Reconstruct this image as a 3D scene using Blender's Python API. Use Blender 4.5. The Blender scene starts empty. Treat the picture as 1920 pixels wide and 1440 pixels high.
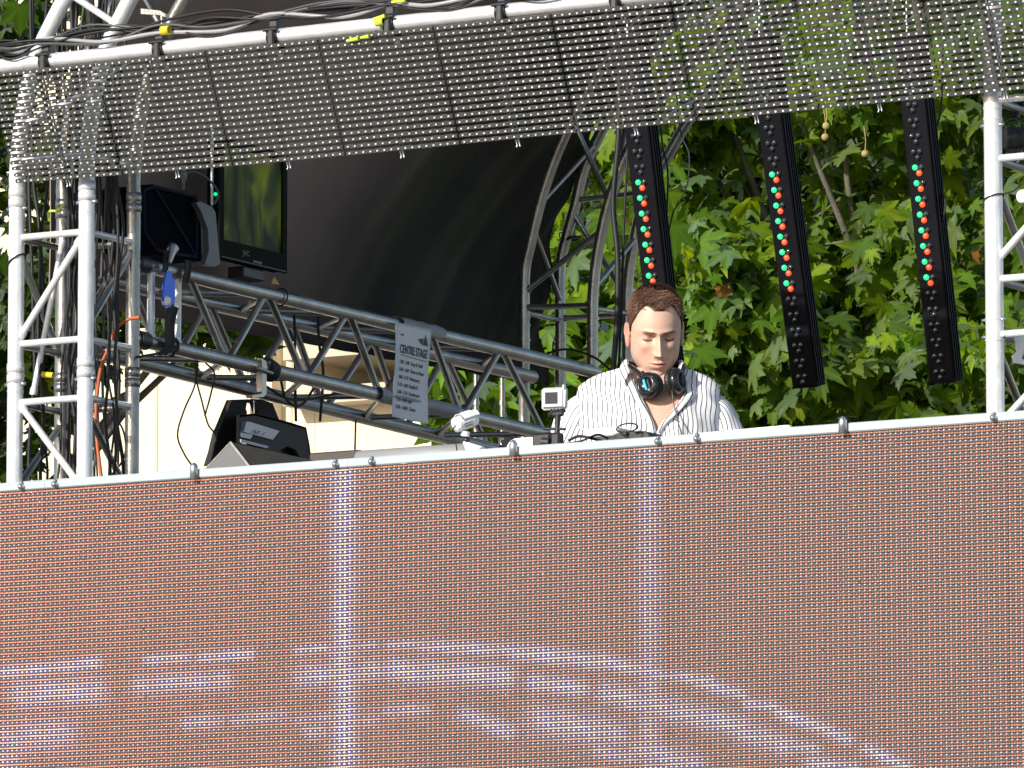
import bpy, math, random
import numpy as np
from mathutils import Vector, Matrix, noise as mn

# ------------------------------------------------------------------ camera, sky, sun
F = 12600.0
YAW = math.radians(30.4); PITCH = math.asin(1660/math.hypot(1660, F))
CAM = np.array([0.0, 0.0, 1.7])
fwd = np.array([-math.sin(YAW)*math.cos(PITCH), math.cos(YAW)*math.cos(PITCH), math.sin(PITCH)])
rgt = np.array([math.cos(YAW), math.sin(YAW), 0.0])
upv = np.cross(rgt, fwd)
scene = bpy.context.scene
cd = bpy.data.cameras.new('camera'); cam = bpy.data.objects.new('camera', cd)
scene.collection.objects.link(cam)
cd.sensor_width = 36; cd.lens = F/1920*36; cd.clip_start = 0.5; cd.clip_end = 3000
cam.location = CAM
cam.rotation_euler = (math.pi/2+PITCH, 0, YAW)
scene.camera = cam
w = bpy.data.worlds.new("World"); scene.world = w; w.use_nodes = True
SUN_EL = math.radians(23)
sh = np.array([-0.22, -1.0]); sh = sh/np.linalg.norm(sh)
sky = w.node_tree.nodes.new('ShaderNodeTexSky'); sky.sky_type = 'NISHITA'; sky.sun_disc = False
sky.sun_elevation = SUN_EL; sky.sun_rotation = math.atan2(sh[0], sh[1])
bg = w.node_tree.nodes['Background']; bg.inputs['Strength'].default_value = 0.11
w.node_tree.links.new(sky.outputs[0], bg.inputs['Color'])
sl = bpy.data.lights.new('sun', 'SUN'); sl.energy = 4.6; sl.angle = math.radians(0.5); sl.color = (1, 0.95, 0.87)
so = bpy.data.objects.new('sun', sl); scene.collection.objects.link(so)
S = Vector((sh[0]*math.cos(SUN_EL), sh[1]*math.cos(SUN_EL), math.sin(SUN_EL)))
so.rotation_euler = S.to_track_quat('Z', 'Y').to_euler(); so.location = (0, 0, 30)
scene.view_settings.view_transform = 'Standard'; scene.view_settings.look = 'None'
scene.view_settings.exposure = 0.35; scene.view_settings.gamma = 1

# ------------------------------------------------------------------ pixel helpers
def ray(px, py): return fwd + rgt*(px-960)/F + upv*(720-py)/F
def P(px, py, d): return CAM + ray(px, py)*d
def onY(px, py, Y):
    r = ray(px, py); return CAM + r*((Y-CAM[1])/r[1])
def onX(px, py, X):
    r = ray(px, py); return CAM + r*((X-CAM[0])/r[0])
def proj(p):
    v = np.asarray(p, float)-CAM; d = v@fwd
    return 960+F*(v@rgt)/d, 720-F*(v@upv)/d, d

D0 = 19.5
DJ = P(1230, 632, D0)          # between the eyes
YS = DJ[1]-0.95                # front plane of the video wall
DECK = 2.72
MM = D0/F

# ------------------------------------------------------------------ materials
MATS = {}
def mat(name, col, rough=0.5, metal=0.0, var=0.12, scale=8.0, bump=0.0, bscale=60.0, spec=0.5, coat=0.0, attr=None,
        emis=None, estr=0.0, stretch=None, emattr=None, col2=None):
    if name in MATS: return MATS[name]
    m = bpy.data.materials.new(name); m.use_nodes = True; nt = m.node_tree; b = nt.nodes['Principled BSDF']
    b.inputs['Roughness'].default_value = rough; b.inputs['Metallic'].default_value = metal
    b.inputs['Specular IOR Level'].default_value = spec
    b.inputs['Coat Weight'].default_value = coat
    tc = nt.nodes.new('ShaderNodeTexCoord'); mp = nt.nodes.new('ShaderNodeMapping')
    nt.links.new(tc.outputs['Object'], mp.inputs[0])
    if stretch: mp.inputs['Scale'].default_value = stretch
    nz = nt.nodes.new('ShaderNodeTexNoise'); nz.inputs['Scale'].default_value = scale; nz.inputs['Detail'].default_value = 5
    nt.links.new(mp.outputs[0], nz.inputs['Vector'])
    mix = nt.nodes.new('ShaderNodeMix'); mix.data_type = 'RGBA'
    c2 = col2 if col2 else tuple(min(1, c*(1+var)) for c in col); c1 = tuple(c*(1-var) for c in col) if not col2 else col
    mix.inputs[6].default_value = (*c1, 1); mix.inputs[7].default_value = (*c2, 1)
    rm = nt.nodes.new('ShaderNodeMapRange'); rm.inputs[1].default_value = 0.3; rm.inputs[2].default_value = 0.7
    nt.links.new(nz.outputs[0], rm.inputs[0]); nt.links.new(rm.outputs[0], mix.inputs[0])
    out = mix.outputs[2]
    if attr:
        at = nt.nodes.new('ShaderNodeAttribute'); at.attribute_name = attr
        mu = nt.nodes.new('ShaderNodeMix'); mu.data_type = 'RGBA'; mu.blend_type = 'MULTIPLY'; mu.inputs[0].default_value = 1
        nt.links.new(at.outputs['Color'], mu.inputs[6]); nt.links.new(out, mu.inputs[7]); out = mu.outputs[2]
    nt.links.new(out, b.inputs['Base Color'])
    if bump > 0:
        n2 = nt.nodes.new('ShaderNodeTexNoise'); n2.inputs['Scale'].default_value = bscale; n2.inputs['Detail'].default_value = 4
        nt.links.new(mp.outputs[0], n2.inputs['Vector'])
        bp = nt.nodes.new('ShaderNodeBump'); bp.inputs['Strength'].default_value = bump; bp.inputs['Distance'].default_value = 0.01
        nt.links.new(n2.outputs[0], bp.inputs['Height']); nt.links.new(bp.outputs[0], b.inputs['Normal'])
    if emis:
        b.inputs['Emission Color'].default_value = (*emis, 1); b.inputs['Emission Strength'].default_value = estr
    if emattr:
        at = nt.nodes.new('ShaderNodeAttribute'); at.attribute_name = emattr
        nt.links.new(at.outputs['Color'], b.inputs['Emission Color']); b.inputs['Emission Strength'].default_value = estr
    MATS[name] = m; return m

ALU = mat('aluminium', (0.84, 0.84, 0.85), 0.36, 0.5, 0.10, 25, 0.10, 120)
ALU_SHADE = mat('shaded_aluminium', (0.40, 0.385, 0.36), 0.28, 0.88, 0.15, 14, 0.12, 90)  # darker copy of aluminium; shade on rear and side parts put into colour
STEEL = mat('steel', (0.55, 0.56, 0.58), 0.3, 0.9, 0.15, 30)
BLACK = mat('black_plastic', (0.018, 0.018, 0.020), 0.38, 0, 0.25, 20)
BLACKM = mat('black_matt', (0.02, 0.019, 0.018), 0.75, 0, 0.25, 12, 0.2, 150)
RUBBER = mat('cable_rubber', (0.018, 0.018, 0.020), 0.5, 0, 0.3, 10, spec=.3)
GREYC = mat('grey_cable', (0.07, 0.07, 0.075), 0.35, 0, 0.2, 10)
WHITEP = mat('white_plastic', (0.78, 0.79, 0.80), 0.35, 0, 0.04, 10)
WHITEM = mat('white_painted_metal', (0.36, 0.43, 0.45), 0.4, 0, 0.07, 7, 0.03, 40)
YELLOW = mat('yellow_tape', (0.75, 0.55, 0.03), 0.5)
LIME = mat('lime_tape', (0.55, 0.75, 0.05), 0.5)
ORANGE = mat('orange_cable', (0.42, 0.10, 0.03), 0.5)
BLUE = mat('blue_painted_metal', (0.04, 0.14, 0.85), 0.3, 0.2, 0.15, 30)

# ------------------------------------------------------------------ mesh builder
COL = scene.collection
class MB:
    def __init__(s): s.v = []; s.f = []; s.sm = []; s.mi = []; s.cm = 0
    def add(s, vs, fs, smooth=False):
        o = len(s.v); s.v += [tuple(map(float, p)) for p in vs]
        for f in fs: s.f.append(tuple(i+o for i in f)); s.sm.append(smooth); s.mi.append(s.cm)
    def box(s, c, size, ax=None):
        c = np.asarray(c, float); h = np.asarray(size, float)/2
        ax = np.eye(3) if ax is None else np.asarray(ax, float)
        vs = [c+ax[0]*h[0]*i+ax[1]*h[1]*j+ax[2]*h[2]*k for i in (-1, 1) for j in (-1, 1) for k in (-1, 1)]
        s.add(vs, [(0, 1, 3, 2), (4, 6, 7, 5), (0, 4, 5, 1), (2, 3, 7, 6), (0, 2, 6, 4), (1, 5, 7, 3)])
    def bbox(s, c, size, ax=None, b=0.004):
        # box with bevelled edges: convex hull of shrunken corners
        c = np.asarray(c, float); h = np.asarray(size, float)/2
        ax = np.eye(3) if ax is None else np.asarray(ax, float); b = min(b, *(h*0.6))
        def pt(x, y, z): return c+ax[0]*x+ax[1]*y+ax[2]*z
        vs = []; idx = {}
        for i in (-1, 1):
            for j in (-1, 1):
                for k in (-1, 1):
                    for a in range(3):
                        e = [h[0]-b, h[1]-b, h[2]-b]; e[a] = h[a]
                        idx[(i, j, k, a)] = len(vs); vs.append(pt(i*e[0], j*e[1], k*e[2]))
        fs = []
        for a in range(3):
            o1, o2 = [q for q in range(3) if q != a]
            for sgn in (-1, 1):
                q = []
                for (p1, p2) in ((-1, -1), (1, -1), (1, 1), (-1, 1)):
                    t = [0, 0, 0]; t[a] = sgn; t[o1] = p1; t[o2] = p2; q.append(idx[(*t, a)])
                fs.append(tuple(q))
        for a in range(3):       # edges along axis a
            o1, o2 = [q for q in range(3) if q != a]
            for p1 in (-1, 1):
                for p2 in (-1, 1):
                    q = []
                    t = [0, 0, 0]; t[o1] = p1; t[o2] = p2
                    t[a] = -1; A = idx[(*t, o1)]; B = idx[(*t, o2)]
                    t[a] = 1; Cc = idx[(*t, o2)]; Dd = idx[(*t, o1)]
                    fs.append((A, B, Cc, Dd))
        for i in (-1, 1):
            for j in (-1, 1):
                for k in (-1, 1): fs.append(tuple(idx[(i, j, k, a)] for a in range(3)))
        s.add(vs, fs)
    def tube(s, pts, r, n=12, caps=True, closed=False):
        pts = [np.asarray(p, float) for p in pts]; m = len(pts)
        rs = [r]*m if np.isscalar(r) else list(r)
        T = []
        for i in range(m):
            if closed: t = pts[(i+1) % m]-pts[i-1]
            else: t = pts[min(i+1, m-1)]-pts[max(i-1, 0)]
            l = np.linalg.norm(t); T.append(t/l if l > 1e-9 else np.array([0, 0, 1.]))
        a = np.array([0, 0, 1.]) if abs(T[0][2]) < 0.9 else np.array([1., 0, 0])
        u = np.cross(T[0], a); u /= np.linalg.norm(u)
        vs = []
        for i in range(m):
            u = u-T[i]*(u@T[i]); u /= np.linalg.norm(u); v = np.cross(T[i], u)
            for k in range(n):
                an = 2*math.pi*k/n; vs.append(pts[i]+rs[i]*(math.cos(an)*u+math.sin(an)*v))
        fs = []
        for i in range(m if closed else m-1):
            j = (i+1) % m
            for k in range(n):
                k2 = (k+1) % n; fs.append((i*n+k, i*n+k2, j*n+k2, j*n+k))
        s.add(vs, fs, True)
        if caps and not closed:
            s.add(vs[:n], [tuple(range(n))[::-1]]); s.add(vs[-n:], [tuple(range(n))])
    def lathe(s, c, axis, prof, n=20):
        """prof: list of (distance along axis, radius)"""
        c = np.asarray(c, float); ax = np.asarray(axis, float); ax /= np.linalg.norm(ax)
        a = np.array([0, 0, 1.]) if abs(ax[2]) < 0.9 else np.array([1., 0, 0])
        u = np.cross(ax, a); u /= np.linalg.norm(u); v = np.cross(ax, u)
        vs = []
        for (h, r) in prof:
            for k in range(n):
                an = 2*math.pi*k/n; vs.append(c+ax*h+max(r, 1e-5)*(math.cos(an)*u+math.sin(an)*v))
        fs = []
        for i in range(len(prof)-1):
            for k in range(n):
                k2 = (k+1) % n; fs.append((i*n+k, i*n+k2, (i+1)*n+k2, (i+1)*n+k))
        s.add(vs, fs, True)
    def sphere(s, c, r, n=12, m=8, ax=None, sc=(1, 1, 1)):
        c = np.asarray(c, float); ax = np.eye(3) if ax is None else np.asarray(ax)
        vs = []
        for i in range(m+1):
            th = math.pi*i/m
            for k in range(n):
                ph = 2*math.pi*k/n
                p = np.array([math.sin(th)*math.cos(ph)*sc[0], math.sin(th)*math.sin(ph)*sc[1], math.cos(th)*sc[2]])*r
                vs.append(c+ax[0]*p[0]+ax[1]*p[1]+ax[2]*p[2])
        fs = [(i*n+k, (i+1)*n+k, (i+1)*n+(k+1) % n, i*n+(k+1) % n) for i in range(m) for k in range(n)]
        s.add(vs, fs, True)
    def prism(s, pts, d, smooth=False):
        """closed outline pts (3d, planar) extruded by vector d"""
        pts = [np.asarray(p, float) for p in pts]; n = len(pts); d = np.asarray(d, float)
        vs = pts+[p+d for p in pts]
        fs = [tuple(range(n))[::-1], tuple(range(n, 2*n))]+[(i, (i+1) % n, n+(i+1) % n, n+i) for i in range(n)]
        s.add(vs, fs, smooth)
    def grid(s, G, smooth=True, thick=None):
        """G[i][j] points; thick = vector to make it a solid sheet"""
        a = len(G); b = len(G[0]); vs = [p for row in G for p in row]
        fs = [(i*b+j, i*b+j+1, (i+1)*b+j+1, (i+1)*b+j) for i in range(a-1) for j in range(b-1)]
        if thick is not None:
            t = np.asarray(thick, float); o = len(vs); vs = vs+[np.asarray(p)+t for p in vs]
            fs += [tuple(o+q for q in f[::-1]) for f in list(fs)]
            rim = [j for j in range(b)]+[i*b+b-1 for i in range(1, a)]+[(a-1)*b+j for j in range(b-2, -1, -1)]+[i*b for i in range(a-2, 0, -1)]
            fs += [(rim[q], rim[(q+1) % len(rim)], o+rim[(q+1) % len(rim)], o+rim[q]) for q in range(len(rim))]
        s.add(vs, fs, smooth)
    def build(s, name, mats, parent=None, label=None, cat=None, group=None, kind=None):
        me = bpy.data.meshes.new(name)
        org = np.array(root_loc(parent)) if parent else None
        if org is None:
            V = np.array(s.v); org = np.array([V[:, 0].mean(), V[:, 1].mean(), V[:, 2].min()])
        V = (np.array(s.v)-org)
        me.from_pydata(V.tolist(), [], s.f); me.update()
        me.polygons.foreach_set('use_smooth', s.sm)
        ms = mats if isinstance(mats, (list, tuple)) else [mats]
        for m in ms: me.materials.append(m)
        if len(ms) > 1: me.polygons.foreach_set('material_index', s.mi)
        o = bpy.data.objects.new(name, me); COL.objects.link(o)
        if parent: o.parent = parent
        else: o.location = org
        tag(o, label, cat, group, kind)
        return o
def root_loc(o):
    while o.parent: o = o.parent
    return o.location
def tag(o, label=None, cat=None, group=None, kind=None):
    if label: o['label'] = label
    if cat: o['category'] = cat
    if group: o['group'] = group
    if kind: o['kind'] = kind
def thing(name, loc, label, cat, group=None):
    o = bpy.data.objects.new(name, None); COL.objects.link(o); o.location = tuple(map(float, loc))
    o.empty_display_size = 0.1
    tag(o, label, cat, group); return o
def npmesh(name, V, Fc, mats, parent=None, attrs=None, smooth=True, mi=None, loc=None, uv=None):
    """V (n,3) world, Fc (m,k) same k"""
    me = bpy.data.meshes.new(name); n = len(V); m, k = Fc.shape
    org = np.array(root_loc(parent)) if parent else (np.array(loc) if loc is not None else np.zeros(3))
    me.vertices.add(n); me.vertices.foreach_set('co', (V-org).astype(np.float32).ravel())
    me.loops.add(m*k); me.loops.foreach_set('vertex_index', Fc.astype(np.int32).ravel())
    me.polygons.add(m); me.polygons.foreach_set('loop_start', np.arange(0, m*k, k, dtype=np.int32))
    try: me.polygons.foreach_set('loop_total', np.full(m, k, dtype=np.int32))
    except Exception: pass
    me.update(calc_edges=True); me.validate()
    me.polygons.foreach_set('use_smooth', np.full(len(me.polygons), smooth))
    for mm in (mats if isinstance(mats, (list, tuple)) else [mats]): me.materials.append(mm)
    if mi is not None: me.polygons.foreach_set('material_index', mi.astype(np.int32))
    for an, (typ, arr) in (attrs or {}).items():
        a = me.attributes.new(an, typ, 'POINT')
        a.data.foreach_set('color' if 'COLOR' in typ else ('value' if typ == 'FLOAT' else 'vector'), arr.astype(np.float32).ravel())
    o = bpy.data.objects.new(name, me); COL.objects.link(o)
    if parent: o.parent = parent
    else: o.location = org
    return o
def dup(root, loc, rot=None, label=None):
    r = root.copy(); COL.objects.link(r); r.location = tuple(map(float, loc))
    if rot is not None: r.rotation_euler = rot
    if label: r['label'] = label
    for ch in list(root.children):
        c = ch.copy(); COL.objects.link(c); c.parent = r
        for g in ch.children:
            d = g.copy(); COL.objects.link(d); d.parent = c
    return r
def bez(pts, n=8):
    """Catmull-Rom through pts"""
    pts = [np.asarray(p, float) for p in pts]; q = [2*pts[0]-pts[1]]+pts+[2*pts[-1]-pts[-2]]; out = []
    for i in range(1, len(q)-2):
        for k in range(n):
            t = k/n; a, b, c, d = q[i-1:i+3]
            out.append(0.5*((2*b)+(-a+c)*t+(2*a-5*b+4*c-d)*t*t+(-a+3*b-3*c+d)*t**3))
    out.append(q[-2]); return out
def text_geo(body, size, shear=0.0, sx=1.0, bold=0.0):
    cu = bpy.data.curves.new('t', 'FONT'); cu.body = body; cu.size = size; cu.shear = shear; cu.offset = bold; cu.resolution_u = 3
    cu.extrude = 0.0006
    o = bpy.data.objects.new('t', cu); COL.objects.link(o)
    dg = bpy.context.evaluated_depsgraph_get(); me = bpy.data.meshes.new_from_object(o.evaluated_get(dg))
    vs = [(v.co.x*sx, v.co.y, v.co.z) for v in me.vertices]; fs = [tuple(p.vertices) for p in me.polygons]
    bpy.data.objects.remove(o); bpy.data.curves.remove(cu); bpy.data.meshes.remove(me)
    return vs, fs
rnd = random.Random(7); rng = np.random.default_rng(11)

# ------------------------------------------------------------------ the place: key planes
YT = YS+0.215                                  # tower front plane
XA = onY(30, 600, YT)[0]; XB = onY(161, 600, YT)[0]
WT = XB-XA
TR = 0.0235
XC = XB
YARCH = onX(1111, 690, XB)[1]                   # back arch front plane
zr = lambda px, py, Y: onY(px, py, Y)[2]

# ground and stage
GR = mat('pale_paving', (0.26, 0.25, 0.23), 0.85, 0, 0.2, 3, 0.3, 40)
g = MB(); g.grid([[(x, y, 0) for x in np.linspace(-900, 900, 13)] for y in np.linspace(-300, 1500, 13)], False)
g.build('ground', GR, kind='structure', label=None)
DK = mat('deck_board', (0.05, 0.045, 0.04), 0.7, 0, 0.2, 5, 0.2, 40)
xl = XA-0.5; xr = onY(1865, 600, YT)[0]+1.6
b = MB(); b.box(((xl+xr)/2, YS+0.09+2.0, DECK-0.1), (xr-xl, 3.9, 0.2))
b.build('stage_deck', DK, kind='structure')
# ------------------------------------------------------------------ video wall
LED = mat('led_lens', (1, 1, 1), 0.22, 0, 0.02, 50, attr='body', emattr='glow', estr=1.0, spec=0.8, coat=0.5)
CABF = mat('cabinet_face', (0.070, 0.050, 0.055), 0.6, 0, 0.12, 60)
LOUV = mat('louvre', (0.040, 0.026, 0.032), 0.55, 0, 0.15, 60)
p0 = onY(1255, 834.5, YS); zt = p0[2]           # top of the led area
pitch = (onY(1885, 0, YS)[0]-onY(1255, 0, YS)[0])/64
print('pitch', pitch, 'zt check', proj((onY(0, 0, YS)[0], YS, zt)), proj((onY(1920, 0, YS)[0], YS, zt)))
caps = [(0,1262,180,1243,10,.9),(275,1238,350,1232,6,.8),(375,1234,470,1226,7,.9),(560,1220,610,1214,6,.7),(660,1212,700,1209,6,.6),
 (730,1210,780,1208,6,.6),(795,1212,960,1220,12,.8),(45,1300,175,1296,30,.85),(265,1284,420,1275,20,.7),(570,1270,700,1258,24,.75),(740,1257,950,1268,26,.85),
 (0,1385,120,1375,38,.6),(350,1356,410,1350,13,.5),(440,1352,530,1340,10,.45),(560,1350,620,1345,10,.4),(690,1350,700,1350,14,.5),(730,1333,800,1330,10,.5),
 (870,1340,955,1372,16,.75),(0,1425,20,1420,20,.7),(580,1372,600,1370,14,.6),(960,1222,1130,1240,16,.9),(1130,1240,1230,1262,13,.8),
 (1215,1264,1330,1275,8,.7),(1310,1280,1390,1302,10,.8),(1400,1320,1450,1325,8,.8),(1460,1335,1590,1385,11,.95),(1625,1405,1700,1438,10,.9),
 (1000,1280,1090,1292,17,.85),(1140,1298,1260,1330,24,.75),(1260,1335,1390,1360,24,.75),(1390,1370,1470,1398,24,.75),(1490,1398,1530,1405,9,.7),
 (1520,1430,1600,1442,13,.8),(1010,1350,1150,1375,36,.7),(1120,1405,1180,1420,15,.6),(1205,1405,1300,1432,26,.65),
 (643,860,646,1500,26,1.0),(1216,820,1218,1500,24,.5)]
def content(px, py):
    c = np.zeros_like(px)
    for (x1, y1, x2, y2, wd, am) in caps:
        dx, dy = x2-x1, y2-y1; L = dx*dx+dy*dy+1e-6
        t = np.clip(((px-x1)*dx+(py-y1)*dy)/L, 0, 1)
        d = np.hypot((px-x1-t*dx), (py-y1-t*dy)*1.0)
        c = np.maximum(c, am*np.exp(-(d/(wd*.62+4.5))**2.0))
    return c
CG = [1.0, .93, 1.04, .97, 1.02, .95]
vw = thing('video_wall', (p0[0]-1, YS, zt-64*pitch), 'wide video wall of orange and white dots along the stage front', 'video screen')
hexa = [(math.cos(k*math.pi/3+.5), math.sin(k*math.pi/3+.5)) for k in range(6)]
NR = 58
for ci in range(-3, 2):
    x0 = p0[0]+ci*64*pitch
    jx = 0.0008*rnd.uniform(-1, 1); jz = 0.0012*rnd.uniform(-1, 1); W64 = 64*pitch
    c = MB()
    c.box((x0+W64/2, YS+0.05, zt-NR*pitch/2+jz), (W64-0.0016, 0.1, NR*pitch))
    cab = c.build('cabinet', CABF, vw)
    lv = MB()
    for r in range(NR):
        z = zt-(r+0.0)*pitch+jz
        lv.box((x0+W64/2, YS-0.0035, z-0.0010), (W64-0.004, 0.007, 0.0020))
        lv.box((x0+W64/2, YS-0.002, z-0.0082), (W64-0.004, 0.004, 0.0016))
    lv.build('louvre', LOUV, cab)
    I, J = np.meshgrid(np.arange(64), np.arange(NR), indexing='ij'); I = I.ravel(); J = J.ravel()
    cx = []; cz = []; ty = []
    for kind, ox, oz in ((0, 0.25, 0.30), (1, 0.75, 0.30), (2, 0.25, 0.76)):
        cx.append(x0+(I+ox)*pitch); cz.append(zt-(J+oz)*pitch+jz); ty.append(np.full(len(I), kind))
    cx = np.concatenate(cx); cz = np.concatenate(cz); ty = np.concatenate(ty); N = len(cx)
    v = np.stack([cx, np.full(N, YS), cz], 1)-CAM; d = v@fwd
    px = 960+F*(v@rgt)/d; py = 720-F*(v@upv)/d
    con = content(px, py)*(.72+.5*np.clip(.5+.5*np.sin(px/31+1.7*np.sin(py/23))*np.cos(px/13-py/17), 0, 1))*rng.uniform(.75, 1.12, N)
    R = 0.00305; ro = [(R, 0.0), (R*0.86, 0.0026)]
    V = np.zeros((N, 13, 3))
    for q, (rr, h) in enumerate(ro):
        for k, (a, bb) in enumerate(hexa):
            V[:, q*6+k, 0] = cx+a*rr*1.18; V[:, q*6+k, 2] = cz+bb*rr*0.80; V[:, q*6+k, 1] = YS-h-0.0002
    V[:, 12, 0] = cx; V[:, 12, 2] = cz; V[:, 12, 1] = YS-0.0042
    base = (np.arange(N)*13)[:, None, None]
    tri = []
    for k in range(6):
        k2 = (k+1) % 6; tri += [(k, 6+k, 6+k2), (k, 6+k2, k2), (6+k, 12, 6+k2)]
    T = (np.array(tri)[None]+base).reshape(-1, 3)
    body = np.ones((N, 4)); glow = np.zeros((N, 4)); glow[:, 3] = 1
    jit = rng.uniform(0.66, 1.30, N)*np.where(rng.random(N) < .0006, 0, 1)*CG[ci+3]*(1+.06*np.sin(np.floor((px+3)/78)*2.1+np.floor(py/86)*1.7))
    lf = np.clip((900-px)/900, 0, 1)
    r = ty == 0
    body[r, :3] = (0.36, 0.15, 0.10); glow[r, :3] = np.array([0.78, 0.155, 0.092])[None]*jit[r, None]*(1+.35*lf[r, None])
    gl = r & (con > 0.02)
    glow[:, :3] += 0
    gg = ty == 1
    body[gg, :3] = (0.36, 0.33, 0.25); glow[gg, :3] = (np.array([0.50, 0.13, 0.05])[None]*(0.25+lf[gg, None]*1.1)+np.array([0.02, 0.05, 0.0])[None])*jit[gg, None]
    bl = ty == 2
    body[bl, :3] = (0.60, 0.56, 0.62); glow[bl, :3] = 0.02  # pale lens colour with the sun glint painted in
    cc = con[:, None]
    glow[:, :3] = np.where((ty == 2)[:, None], glow[:, :3]+cc*np.array([0.74, 0.70, 2.7]), glow[:, :3]*(1-0.35*cc)+cc*np.array([0.55, 0.68, 0.62]))
    body13 = np.repeat(body, 13, 0); glow13 = np.repeat(glow, 13, 0)
    o = npmesh('led', V.reshape(-1, 3), T, LED, vw, {'body': ('FLOAT_COLOR', body13), 'glow': ('FLOAT_COLOR', glow13)}, True)
    o.parent = cab; o['kind'] = 'stuff'
# top rail + lugs
xL = p0[0]-3*64*pitch; xR = p0[0]+2*64*pitch
rl = MB(); rl.bbox(((xL+xR)/2, YS+0.035, zt+0.0125), (xR-xL, 0.09, 0.025), b=0.003)
for ci in range(-2, 2): rl.box((p0[0]+ci*64*pitch, YS-0.0105, zt+0.0125), (0.0015, 0.0006, 0.02))
rl.build('top_rail', WHITEM, vw)
for px_ in (363, 962, 1580):
    q = onY(px_, 880, YS-0.02); l = MB()
    l.lathe((q[0], YS-0.018, zt-0.004), (0, 0, 1), [(0, .001), (0, 0.0115), (0.034, 0.0115), (0.041, 0.009), (0.046, 0.004), (0.047, 0)], 18)
    l.build('locking_pin', STEEL, vw)
for px_ in (38, 101, 627, 695, 1232, 1305, 1862):
    q = onY(px_, 880, YS-0.02); l = MB()
    l.lathe((q[0], YS-0.010, zt+0.010), (0, -1, 0), [(0, 0.009), (0.010, 0.009), (0.015, 0.006), (0.0165, 0)], 16)
    l.lathe((q[0], YS-0.014, zt+0.010), (0, 0, 1), [(0, 0.005), (0.014, 0.005), (0.017, 0)], 12)
    l.build('knob', STEEL, vw)

sk = MB()
nx = 120; xs = np.linspace(xL, xR, nx)
sk.grid([[(x, YS+0.09+0.015*math.sin(i*1.9), z) for i, x in enumerate(xs)] for z in (0.0, 1.2, zt-NR*pitch-.01)], True, (0, 0.006, 0))
sk.build('stage_skirt', mat('black_cloth', (0.012, 0.012, 0.013), 0.9), None, 'black pleated cloth hanging from the deck under the video wall', 'skirt')

# ------------------------------------------------------------------ truss helper
def post_rings(mb, p, r, zs):
    for z in zs: mb.tube([(p[0], p[1], z), (p[0], p[1], z+0.004)], r+0.0018, 20)
def chordpath(pts_px, Y):
    return bez([onY(x, y, Y) for x, y in pts_px], 6)

# left tower ---------------------------------------------------------
lt = thing('truss_tower', ((XA+XB)/2, YT+WT/2, DECK), 'aluminium truss tower at the left end of the stage', 'truss')
curveB = [(161, 340), (164, 290), (170, 225), (181, 160), (198, 95), (213, 60), (243, 0), (275, -55), (312, -110)]
zb_ = [onY(x, y, YT) for x, y in curveB]
prof = [(q[0]-XB, q[2]) for q in zb_]           # lean profile shared by the four chords
def off(z):
    if z <= prof[0][1]: return 0.0
    return float(np.interp(z, [p[1] for p in prof], [p[0] for p in prof]))
ztop = prof[-1][1]
def tower_chord(name, X, Y, mt, r=TR, root=lt):
    m = MB(); z0 = prof[0][1]; zz = [DECK]+list(np.linspace(z0, ztop, 26))
    m.tube([(X+off(z), Y, z) for z in zz], r, 24)
    for zc in (onY(30, 684, YT)[2], onY(30, 735, YT)[2], onY(30, 412, YT)[2], onY(30, 355, YT)[2]):
        m.tube([(X, Y, zc), (X, Y, zc+0.003)], r+0.0012, 24)
    o = m.build(name, mt, root)
    for py in (371, 700, 972):
        z = onY(30, py, YT)[2]
        m = MB(); m.lathe((X, Y, z-.030), (0, 0, 1), [(0, r), (0, r+.0022), (.026, r+.0022), (.0265, r-.001), (.0300, r-.001), (.0305, r+.0022), (.058, r+.0022), (.058, r)], 24); m.build('coupler', mt, root)
    return o
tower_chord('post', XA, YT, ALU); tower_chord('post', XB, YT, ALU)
tower_chord('post', XB, YT+WT, ALU_SHADE, TR*0.9); tower_chord('post', XA, YT+WT, ALU_SHADE, TR*1.05)
def zq(py): return onY(100, py, YT)[2]
for py in (297, 440, 640, 750, 905, 1020):
    z = zq(py)
    for (a, bq, mt) in (((XA, YT), (XB, YT), ALU), ((XB, YT), (XB, YT+WT), ALU), ((XB, YT+WT), (XA, YT+WT), ALU_SHADE), ((XA, YT+WT), (XA, YT), ALU_SHADE)):
        o = (off(z), 0)
        m = MB(); m.tube([(a[0]+o[0], a[1], z), (bq[0]+o[0], bq[1], z)], 0.0105, 12); m.build('brace', mt, lt)
def brace(p, q, mt=ALU, r=0.0105, root=lt):
    p = np.asarray(p, float); q = np.asarray(q, float); e = (q-p)/np.linalg.norm(q-p)
    m = MB(); m.tube([p, p+e*(TR*.75), p+e*(TR*.75+.007), q-e*(TR*.75+.007), q-e*(TR*.75), q], [r*1.28, r*1.28, r, r, r*1.28, r*1.28], 12); m.build('brace', mt, root)
brace(onY(38, 632, YT), onY(152, 448, YT)); brace(onY(40, 762, YT), onY(146, 905, YT))
brace((XB, YT, zq(622)), (XB, YT+WT, zq(452)), ALU_SHADE); brace((XB, YT, zq(770)), (XB, YT+WT, zq(925)), ALU_SHADE)
brace((XA, YT, zq(452)), (XA, YT+WT, zq(660)), ALU_SHADE); brace((XA+.01, YT+WT, zq(905)), (XB, YT+WT, zq(740)), ALU_SHADE)
brace((XA, YT+WT, zq(640)), (XB, YT+WT, zq(430)), ALU_SHADE); brace((XA+.01, YT+.01, zq(905)), (XA, YT+WT, zq(770)), ALU_SHADE)
brace(onY(62, 740, YT+.12), onY(118, 450, YT+.12), ALU, .009)
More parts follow.
